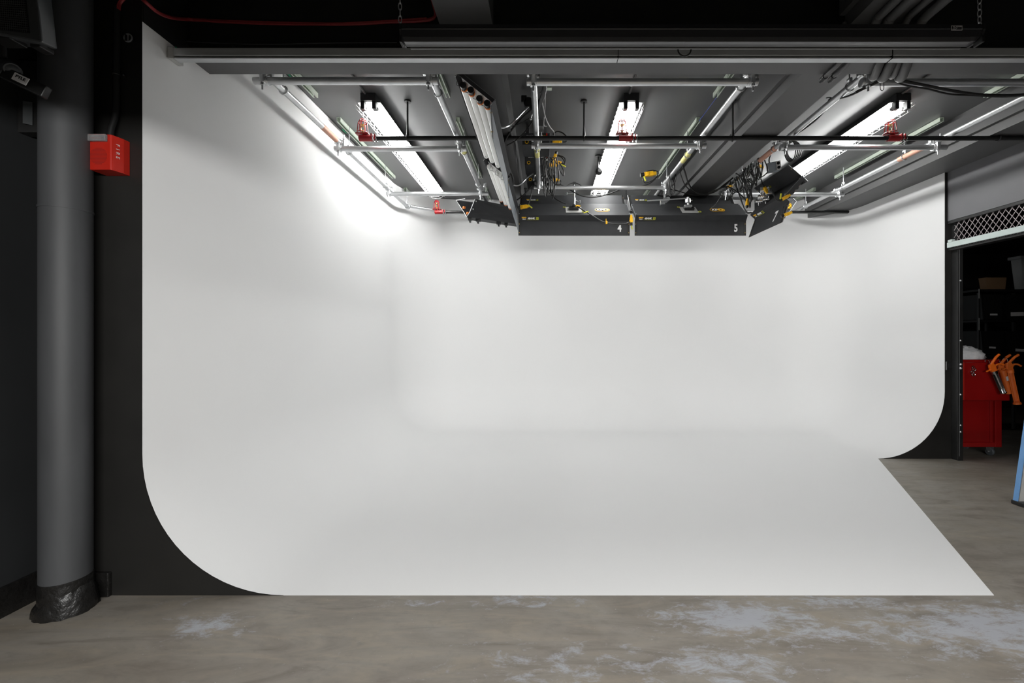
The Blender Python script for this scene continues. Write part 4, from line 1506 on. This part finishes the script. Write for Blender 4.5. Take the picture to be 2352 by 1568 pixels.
nn = dx.cross(up)
mb.obox(c - nn * .02, dx, up, nn, .16, .055, .036)
ab = mb.build('block', M['plastic'], t, bevel=.004)
mb = MB()
lc = P(48.5, 182, 1.95)
mb.obox(lc + nn * .003, dx, up, nn, .052, .034, .004)
lb = mb.build('name_label', M['paper'], ab)
text('PYLE', lc + nn * .006 + up * .003, dx, up, .017, M['ink'], lb, 'lettering', bold=.0006, ext=.0004)
mb = MB()
mb.box(-2.718, -2.60, 2.24, 2.30, CH + 1.05, CH + 1.42)
mb.build('wall_plate', M['darksteel'], t, bevel=.004)
mb = MB()
mb.slab([P(53, 232, 2.225), P(75, 235, 2.235), P(75, 288, 2.235), P(53, 283, 2.225)], .004)
mb.build('plate_face', M['speaker'], t)

# green tape scraps at the rail end
for px, py, Yd, lab in ((386, 118, 2.56, 'scrap of green tape at the left end of silver rail'),):
    mb = MB()
    p = P(px, py, Yd)
    mb.box(XL + .001, XL + .004, 2.56, 2.60, p.z - .03, p.z + .03)
    tag(mb.build('tape_scrap', M['green']), lab, 'tape')
for y0, y1, k in ((3.55, 3.75, 0), (4.62, 4.72, 1)):
    mb = MB()
    mb.box(-2.165, -2.15, y0, y1, ZC - .003, ZC - .0005)
    tag(mb.build('tape_scrap', M['green']), ('green tape strip on the ceiling near the front of leftmost pipe', 'small green tape spot on the ceiling near the left middle clamp')[k], 'tape')

# ------------------------------------------------------------------ right side: cage front, store room
t = thing('cage_gate', (4.62, 4.2, 0), 'black steel cage doorway with woven mesh transom in the right wall', 'gate')
XG = 4.63
mb = MB()
mb.box(4.640, 4.70, 4.90, 4.981, 0, 2.71)
mb.box(4.60, 4.70, 3.2, 4.978, 2.68, 2.713)
mb.box(4.60, 4.70, 3.2, 4.978, 2.375, 2.40)
mb.box(4.61, 4.70, 3.2, 3.28, 0, 2.71)
mb.build('frame', M['darksteel'], t, bevel=.003)
mb = MB()
ya, yb_, za, zb2 = 3.28, 4.93, 2.40, 2.69
sp_ = .062
hgt = zb2 - za
nmax = int((yb_ - ya + hgt) / sp_) + 1
for i in range(nmax):
    for sgn in (1, -1):
        s = ya - hgt * .75 + i * sp_
        p0, p1 = (s, za), (s + hgt * .75, zb2)
        if sgn < 0:
            p0, p1 = (s, zb2), (s + hgt * .75, za)
        # clip to the opening
        (a0, b0), (a1, b1) = p0, p1
        if a1 <= ya or a0 >= yb_:
            continue
        if a0 < ya:
            k = (ya - a0) / (a1 - a0)
            a0, b0 = ya, b0 + (b1 - b0) * k
        if a1 > yb_:
            k = (yb_ - a0) / (a1 - a0)
            a1, b1 = yb_, b0 + (b1 - b0) * k
        xo = XG + (.003 if sgn > 0 else -.003)
        mb.pipe([(xo, a0, b0), (xo, a1, b1)], .0032, 5)
mb.build('wire_mesh', M['mesh'], t, smooth=50)
mb = MB()
mb.box(4.575, 4.602, 3.2, 4.965, 2.405, 2.465)
mb.box(4.57, 4.61, 4.90, 4.95, 2.465, 2.492)
mb.build('track_bar', M['mint'], t, bevel=.004)
for z in (1.4 + (VY - y) * 4.93e-3 for y in (645, 782, 905, 975, 990)):
    mb = MB()
    mb.sphere((4.667, 4.897, z), .012, 10, 6)
    mb.build('bolt', M['alu'], t, smooth=50)
mb = MB()
mb.box(4.575, 4.600, YRW - .006, YRW - .001, CH - .385, CH - .29)
mb.box(4.600, 4.665, YRW - .012, YRW - .004, CH - .36, CH - .31)
hg = mb.build('latch', M['darksteel'], t, bevel=.002)
mb = MB()
mb.box(4.575, 4.585, YRW - .009, YRW - .005, CH - .385, CH - .29)
for z in (-.315, -.36):
    mb.sphere((4.667, 4.893, CH + z), .015, 10, 6)
mb.build('latch_bolt', M['alu'], hg, smooth=50)
mb = MB()
mb.box(4.653, 4.659, 4.895, 4.902, .05, 2.38)
mb.build('edge_strip', M['beam'], t)

# tool cart
cx0, cx1, cy0, cy1 = 4.79, 5.305, 5.06, 5.48
t = thing('tool_cart', ((cx0 + cx1) / 2, (cy0 + cy1) / 2, 0), 'red enamel rolling tool cart standing inside the cage doorway', 'tool cart')
mb = MB()
z0, z1 = .11, 1.13
mb.box(cx0, cx0 + .055, cy0, cy1, z0, z1 - .04)
mb.box(cx1 - .075, cx1, cy0, cy1, z0, z1 - .04)
mb.box(cx0 + .05, cx1 - .07, cy0 + .003, cy1 - .01, z0 + .001, z0 + .055)
mb.box(cx0 + .05, cx1 - .07, cy0 + .03, cy1 - .01, z0 + .05, z1 - .045)
mb.box(cx1 - .12, cx1 - .085, cy0 + .012, cy1, z0 + .05, z1 - .04)
mb.build('cabinet', M['redcart'], t, bevel=.006)
mb = MB()
mb.box(cx0, cx1 + .03, cy0 - .03, cy1, z1 - .04, z1)
mb.build('top_tray', M['redcart'], t, bevel=.006)
mb = MB()
mb.box(cx0 + .015, cx1 + .03, cy0 - .06, cy0 - .032, .66, 1.10)
fl = mb.build('drop_front', M['redcart'], t, bevel=.008)
mb = MB()
mb.box(cx0 + .002, cx0 + .022, cy0 - .062, cy0 - .02, .665, 1.10)
mb.build('side_lip', M['red'], fl, bevel=.004)
mb = MB()
lk = P(2235, 852, 4.99)
for k in range(4):
    mb.ring(lk + Vector((random.uniform(-.012, .012), -.006, .045 - k * .028)), (random.uniform(-.4, .4), 1, random.uniform(-.3, .3)), .015, .0045, 14, 6)
mb.build('padlock', M['chrome'], fl, smooth=50)
for x, y in ((cx0 + .06, cy0 + .06), (cx1 - .08, cy0 + .06), (cx0 + .06, cy1 - .06), (cx1 - .08, cy1 - .06)):
    mb = MB()
    mb.cyl((x - .013, y, .048), (x + .013, y, .048), .048, 22)
    cw = mb.build('caster', M['wheel'], t, smooth=40, bevel=.005)
    mb = MB()
    for s in (-1, 1):
        mb.slab([(x + s * .019, y - .02, .05), (x + s * .019, y + .02, .05), (x + s * .019, y + .025, .11), (x + s * .019, y - .025, .11)], .003)
    mb.cyl((x - .024, y, .048), (x + .024, y, .048), .008, 10)
    mb.build('fork', M['galv'], cw)

# plastic bag on the cart
mb = MB()
bcx, bcy, bz = 5.02, 5.2, 1.131
n, m_ = 26, 9
vv = []
for j in range(m_ + 1):
    f = j / m_
    for i in range(n):
        a = 2 * PI * i / n
        r = math.cos(f * PI / 2) ** .6
        jx = random.uniform(.88, 1.1)
        hgt_ = .145 * math.sin(f * PI / 2) * (1 - .25 * max(0, math.cos(a)) * r)
        vv.append((bcx + .215 * r * math.cos(a) * jx, bcy + .12 * r * math.sin(a) * jx, bz + hgt_ * random.uniform(.86, 1.1)))
mb.add(vv, [(j * n + i, j * n + (i + 1) % n, (j + 1) * n + (i + 1) % n, (j + 1) * n + i) for j in range(m_) for i in range(n)] + [tuple(range(n - 1, -1, -1)), tuple(m_ * n + i for i in range(n))])
tag(mb.build('plastic_bag', M['bag'], smooth=38), 'crumpled clear plastic bag bundle lying on top of red cart', 'bag')


def caulk_gun(p_top, d, L, barrel, body_m, rod_m, label, closed):
    """caulking gun hanging nose down: p_top is the top of the barrel, d points to the nose"""
    p_top, d = Vector(p_top), Vector(d).normalized()
    side = d.cross(Y_).normalized()                 # image right / left
    if side.x < 0:
        side = -side
    fr_ = side.cross(d).normalized()
    if fr_.y > 0:
        fr_ = -fr_
    t = thing('caulking_gun', p_top, label, 'caulking gun', 'caulking guns on the red cart')
    end = p_top + d * L
    r = .029
    mb = MB()
    if closed:
        mb.cyl(p_top, end, r, 20)
        mb.cyl(p_top - d * .005, p_top + d * .02, r + .003, 20)
        mb.cyl(end - d * .015, end, r + .002, 20)
    else:
        # half-open cradle: curved trough plus end rings
        k = 10
        for a0, a1 in ((-2.6, .1),):
            vs = []
            for q_, rr in ((p_top, r), (end, r)):
                for i in range(k + 1):
                    a = a0 + (a1 - a0) * i / k
                    vs.append(q_ + side * rr * math.cos(a) - fr_ * rr * math.sin(a) * -1)
            vs += [v + (v - (p_top if idx < k + 1 else end)).normalized() * -.003 for idx, v in enumerate(list(vs))]
            w_ = 2 * (k + 1)
            fs_ = []
            for i in range(k):
                fs_.append((i, i + 1, k + 2 + i, k + 1 + i))
                fs_.append((w_ + i, w_ + k + 1 + i, w_ + k + 2 + i, w_ + i + 1))
            mb.add(vs, fs_)
        mb.cyl(p_top - d * .004, p_top + d * .03, r + .002, 20)
        mb.cyl(end - d * .012, end, r + .002, 20)
        for s in (-1, 1):
            mb.cyl(p_top + side * s * r, end + side * s * r, .0045, 8)
    b = mb.build('barrel', M[barrel], t, smooth=40)
    mb = MB()
    top = p_top - d * .10
    mb.prism([p_top + side * .026 + fr_ * .012, p_top - side * .03 + fr_ * .012, p_top - side * .036 - d * .05 + fr_ * .012, p_top - side * .028 - d * .085 + fr_ * .012, p_top + side * .02 - d * .095 + fr_ * .012, p_top + side * .035 - d * .05 + fr_ * .012], fr_ * -.024)
    # fixed handle, sweeping up to the right, and trigger below it
    mb.pipe([p_top - d * .075 - side * .01, p_top - d * .105 + side * .035, p_top - d * .135 + side * .085, p_top - d * .15 + side * .13], .0135, 10, 5)
    hd = mb.build('handle', M[body_m], t, smooth=40, bevel=.002)
    mb = MB()
    mb.pipe([p_top - d * .045 + side * .02, p_top - d * .055 + side * .06, p_top - d * .045 + side * .10, p_top - d * .02 + side * .13], .0105, 10, 5)
    mb.obox(p_top - d * .03 - side * .055, side, d, fr_, .05, .014, .012)
    mb.build('trigger', M[body_m], t, smooth=40)
    mb = MB()
    mb.pipe([p_top - d * .02, p_top - d * .12 - side * .005, p_top - d * .145 - side * .012, p_top - d * .15 - side * .04, p_top - d * .135 - side * .05], .0035, 7, 4)
    mb.build('push_rod', M[rod_m], t, smooth=40)
    return t, p_top, end, side, fr_, d


caulk_gun(P(2283, 852, 4.93), P(2306, 905, 4.93) - P(2283, 852, 4.93), .27, 'chrome', 'orange', 'chrome', 'bright orange caulking gun with chrome cradle, leftmost on the red cart', False)
g2 = caulk_gun(P(2303, 851, 4.97), P(2317, 902, 4.97) - P(2303, 851, 4.97), .27, 'dorange', 'dorange', 'chrome', 'caulking gun with closed orange barrel, in the middle on the red cart', True)
mb = MB()
c = g2[1] + g2[5] * .09 + g2[4] * .031
mb.obox(c, g2[3], g2[5], g2[4], .032, .05, .003)
mb.build('paper_label', M['paper'], g2[0])
g3 = caulk_gun(P(2320, 850, 4.93), P(2336, 925, 4.93) - P(2320, 850, 4.93), .38, 'dorange', 'dorange', 'chrome', 'long dull orange caulking gun, rightmost on the red cart', False)
mb = MB()
mb.cyl(g3[2] - g3[5] * .004, g3[2] + g3[5] * .012, .036, 18)
mb.build('nose_disc', M['dorange'], g3[0], smooth=40)

# store room shelving with bins
SY = 6.5


def pxX(px, Yd):
    return (px - VX) * Yd / 1000


def pzZ(py, Yd):
    return CH + (VY - py) * Yd / 1000


t = thing('storage_shelf', (pxX(2310, SY), SY + .2, 0), 'tall black storage shelving in the dark store room', 'shelving')
sxl, sxr = pxX(2250, SY), pxX(2450, SY)
for x in (sxl, pxX(2330, SY), sxr):
    mb = MB()
    mb.box(x - .012, x + .012, SY, SY + .03, 0, pzZ(672, SY))
    mb.box(x - .012, x + .012, SY + .4, SY + .43, 0, pzZ(672, SY))
    mb.build('upright', M['darksteel'], t)
for y in (664, 735, 815, 905, 985):
    z = pzZ(y, SY)
    mb = MB()
    mb.box(sxl, sxr, SY, SY + .43, z - .03, z)
    mb.build('shelf_board', M['shelf'], t)
for a, b in ((663, 685), (730, 758)):
    mb = MB()
    mb.box(sxl - .014, sxl - .006, SY - .004, SY, pzZ(b, SY), pzZ(a, SY))
    mb.build('edge_trim', M['plate'], t)
for (px0, px1, py0, py1, lx, ly, lw_, lh, tilt, lab) in (
        (2258, 2305, 676, 734, 2282, 722, 17, 4, 0, 'black bin with small grey label on the upper shelf'),
        (2310, 2352, 676, 734, 2336, 721, 30, 9, -.03, 'black bin with big white label on the upper shelf'),
        (2258, 2305, 760, 814, 2279, 798, 15, 4, .05, 'black bin with small grey label on the lower shelf'),
        (2312, 2352, 760, 814, 2342, 804, 20, 6, .06, 'black bin with pale tilted label on the lower shelf')):
    b = thing('storage_bin', (pxX((px0 + px1) / 2, SY), SY + .2, pzZ(py1, SY) + .0), lab, 'storage bin', 'black bins on the store room shelf')
    xa, xb, za_, zb_2 = pxX(px0, SY - .02), pxX(px1, SY - .02), pzZ(py1, SY) + .0015, pzZ(py0, SY)
    mb = MB()
    mb.add([(xa + .02, SY - .02, za_), (xb - .02, SY - .02, za_), (xb - .02, SY + .36, za_), (xa + .02, SY + .36, za_), (xa, SY - .02, zb_2), (xb, SY - .02, zb_2), (xb, SY + .38, zb_2), (xa, SY + .38, zb_2)],
           [(0, 1, 2, 3), (0, 4, 5, 1), (1, 5, 6, 2), (2, 6, 7, 3), (3, 7, 4, 0)])
    mb.build('bin_body', M['shelf'], b)
    mb = MB()
    c = Vector((pxX(lx, SY - .02), SY - .023, pzZ(ly, SY - .02)))
    ca = Vector((math.cos(tilt), 0, -math.sin(tilt)))
    mb.obox(c, ca, Y_, Vector((math.sin(tilt), 0, math.cos(tilt))), lw_ * .0065, .002, lh * .0065)
    mb.build('paper_label', M['paper'], b)
mb = MB()
za_, zb_2 = pzZ(664, SY) + .002, pzZ(637, SY)
xa, xb = pxX(2264, SY), pxX(2312, SY)
mb.add([(xa + .02, SY, za_), (xb - .02, SY, za_), (xb - .02, SY + .10, za_), (xa + .02, SY + .10, za_), (xa, SY, zb_2), (xb, SY, zb_2), (xb, SY + .11, zb_2), (xa, SY + .11, zb_2)],
       [(0, 1, 2, 3), (0, 4, 5, 1), (1, 5, 6, 2), (2, 6, 7, 3), (3, 7, 4, 0)])
tag(mb.build('open_box', M['tan']), 'open tan box standing on top of the black shelving', 'box')
t = thing('plastic_tub', (pxX(2362, SY), SY + .15, pzZ(664, SY)), 'cloudy grey plastic tub on top of shelving at the right edge', 'tub')
xa, xb, zb_2 = pxX(2336, SY), pxX(2390, SY), pzZ(590, SY)
mb = MB()
mb.add([(xa + .05, SY - .03, za_), (xb - .05, SY - .03, za_), (xb - .05, SY + .08, za_), (xa + .05, SY + .08, za_), (xa + .01, SY - .05, zb_2), (xb, SY - .05, zb_2), (xb, SY + .10, zb_2), (xa + .01, SY + .10, zb_2)],
       [(0, 1, 2, 3), (0, 4, 5, 1), (1, 5, 6, 2), (2, 6, 7, 3), (3, 7, 4, 0)])
mb.build('tub_body', M['tub'], t)
mb = MB()
mb.box(xa - .02, xb + .02, SY - .07, SY + .12, zb_2 - .035, zb_2 + .01)
mb.build('rim', M['tub'], t, bevel=.008)

# step ladder at the right edge
t = thing('step_ladder', (4.3, 3.7, 0), 'blue and silver step ladder cut off by the right photo edge', 'ladder')
for s, (xb_, xt_) in ((-1, (3.905, 4.115)), (1, (4.58, 4.40))):
    b0, b1 = Vector((xb_, 3.63, .03)), Vector((xt_, 3.60, 1.75))
    i_ = Vector((-s, 0, 0))
    mb = MB()
    mb.slab([b0, b0 + i_ * .012, b1 + i_ * .012, b1], .012)
    mb.slab([b0 - Y_ * .03, b0 + Y_ * .006, b1 + Y_ * .006, b1 - Y_ * .03], .006)
    mb.build('side_rail', M['blue'], t)
    mb = MB()
    o_ = i_ * .010 - Y_ * .022
    mb.slab([b0 + o_, b0 + o_ + i_ * .06, b1 + o_ + i_ * .06, b1 + o_], .016)
    mb.build('inner_rail', M['alum'], t)
    mb = MB()
    mb.obox(b0 + i_ * .042 - Y_ * .03 - Z * .012, X, Y_, Z, .10, .095, .034)
    mb.build('rubber_foot', M['darksteel'], t, bevel=.005)
    mb = MB()
    mb.cyl((xb_ + i_.x * .12 + .06, 3.02, .002), b1 + i_ * .05, .015, 10)
    mb.build('rear_leg', M['blue'], t, smooth=40)
for k in range(1, 6):
    f = k / 6
    za2 = .03 + 1.72 * f
    mb = MB()
    mb.box(4.01 + .21 * f, 4.475 - .18 * f, 3.54, 3.63, za2 - .02, za2)
    mb.build('step', M['alum'], t, bevel=.003)
mb = MB()
mb.box(4.09, 4.42, 3.50, 3.65, 1.75, 1.79)
mb.build('top_cap', M['blue'], t, bevel=.006)

# ------------------------------------------------------------------ view
sc = bpy.context.scene
sc.view_settings.view_transform = 'Standard'
sc.view_settings.look = 'None'
sc.view_settings.exposure = 0.0
sc.cycles.use_denoising = True
sc.cycles.max_bounces = 10
sc.cycles.diffuse_bounces = 7
sc.cycles.sample_clamp_indirect = 6
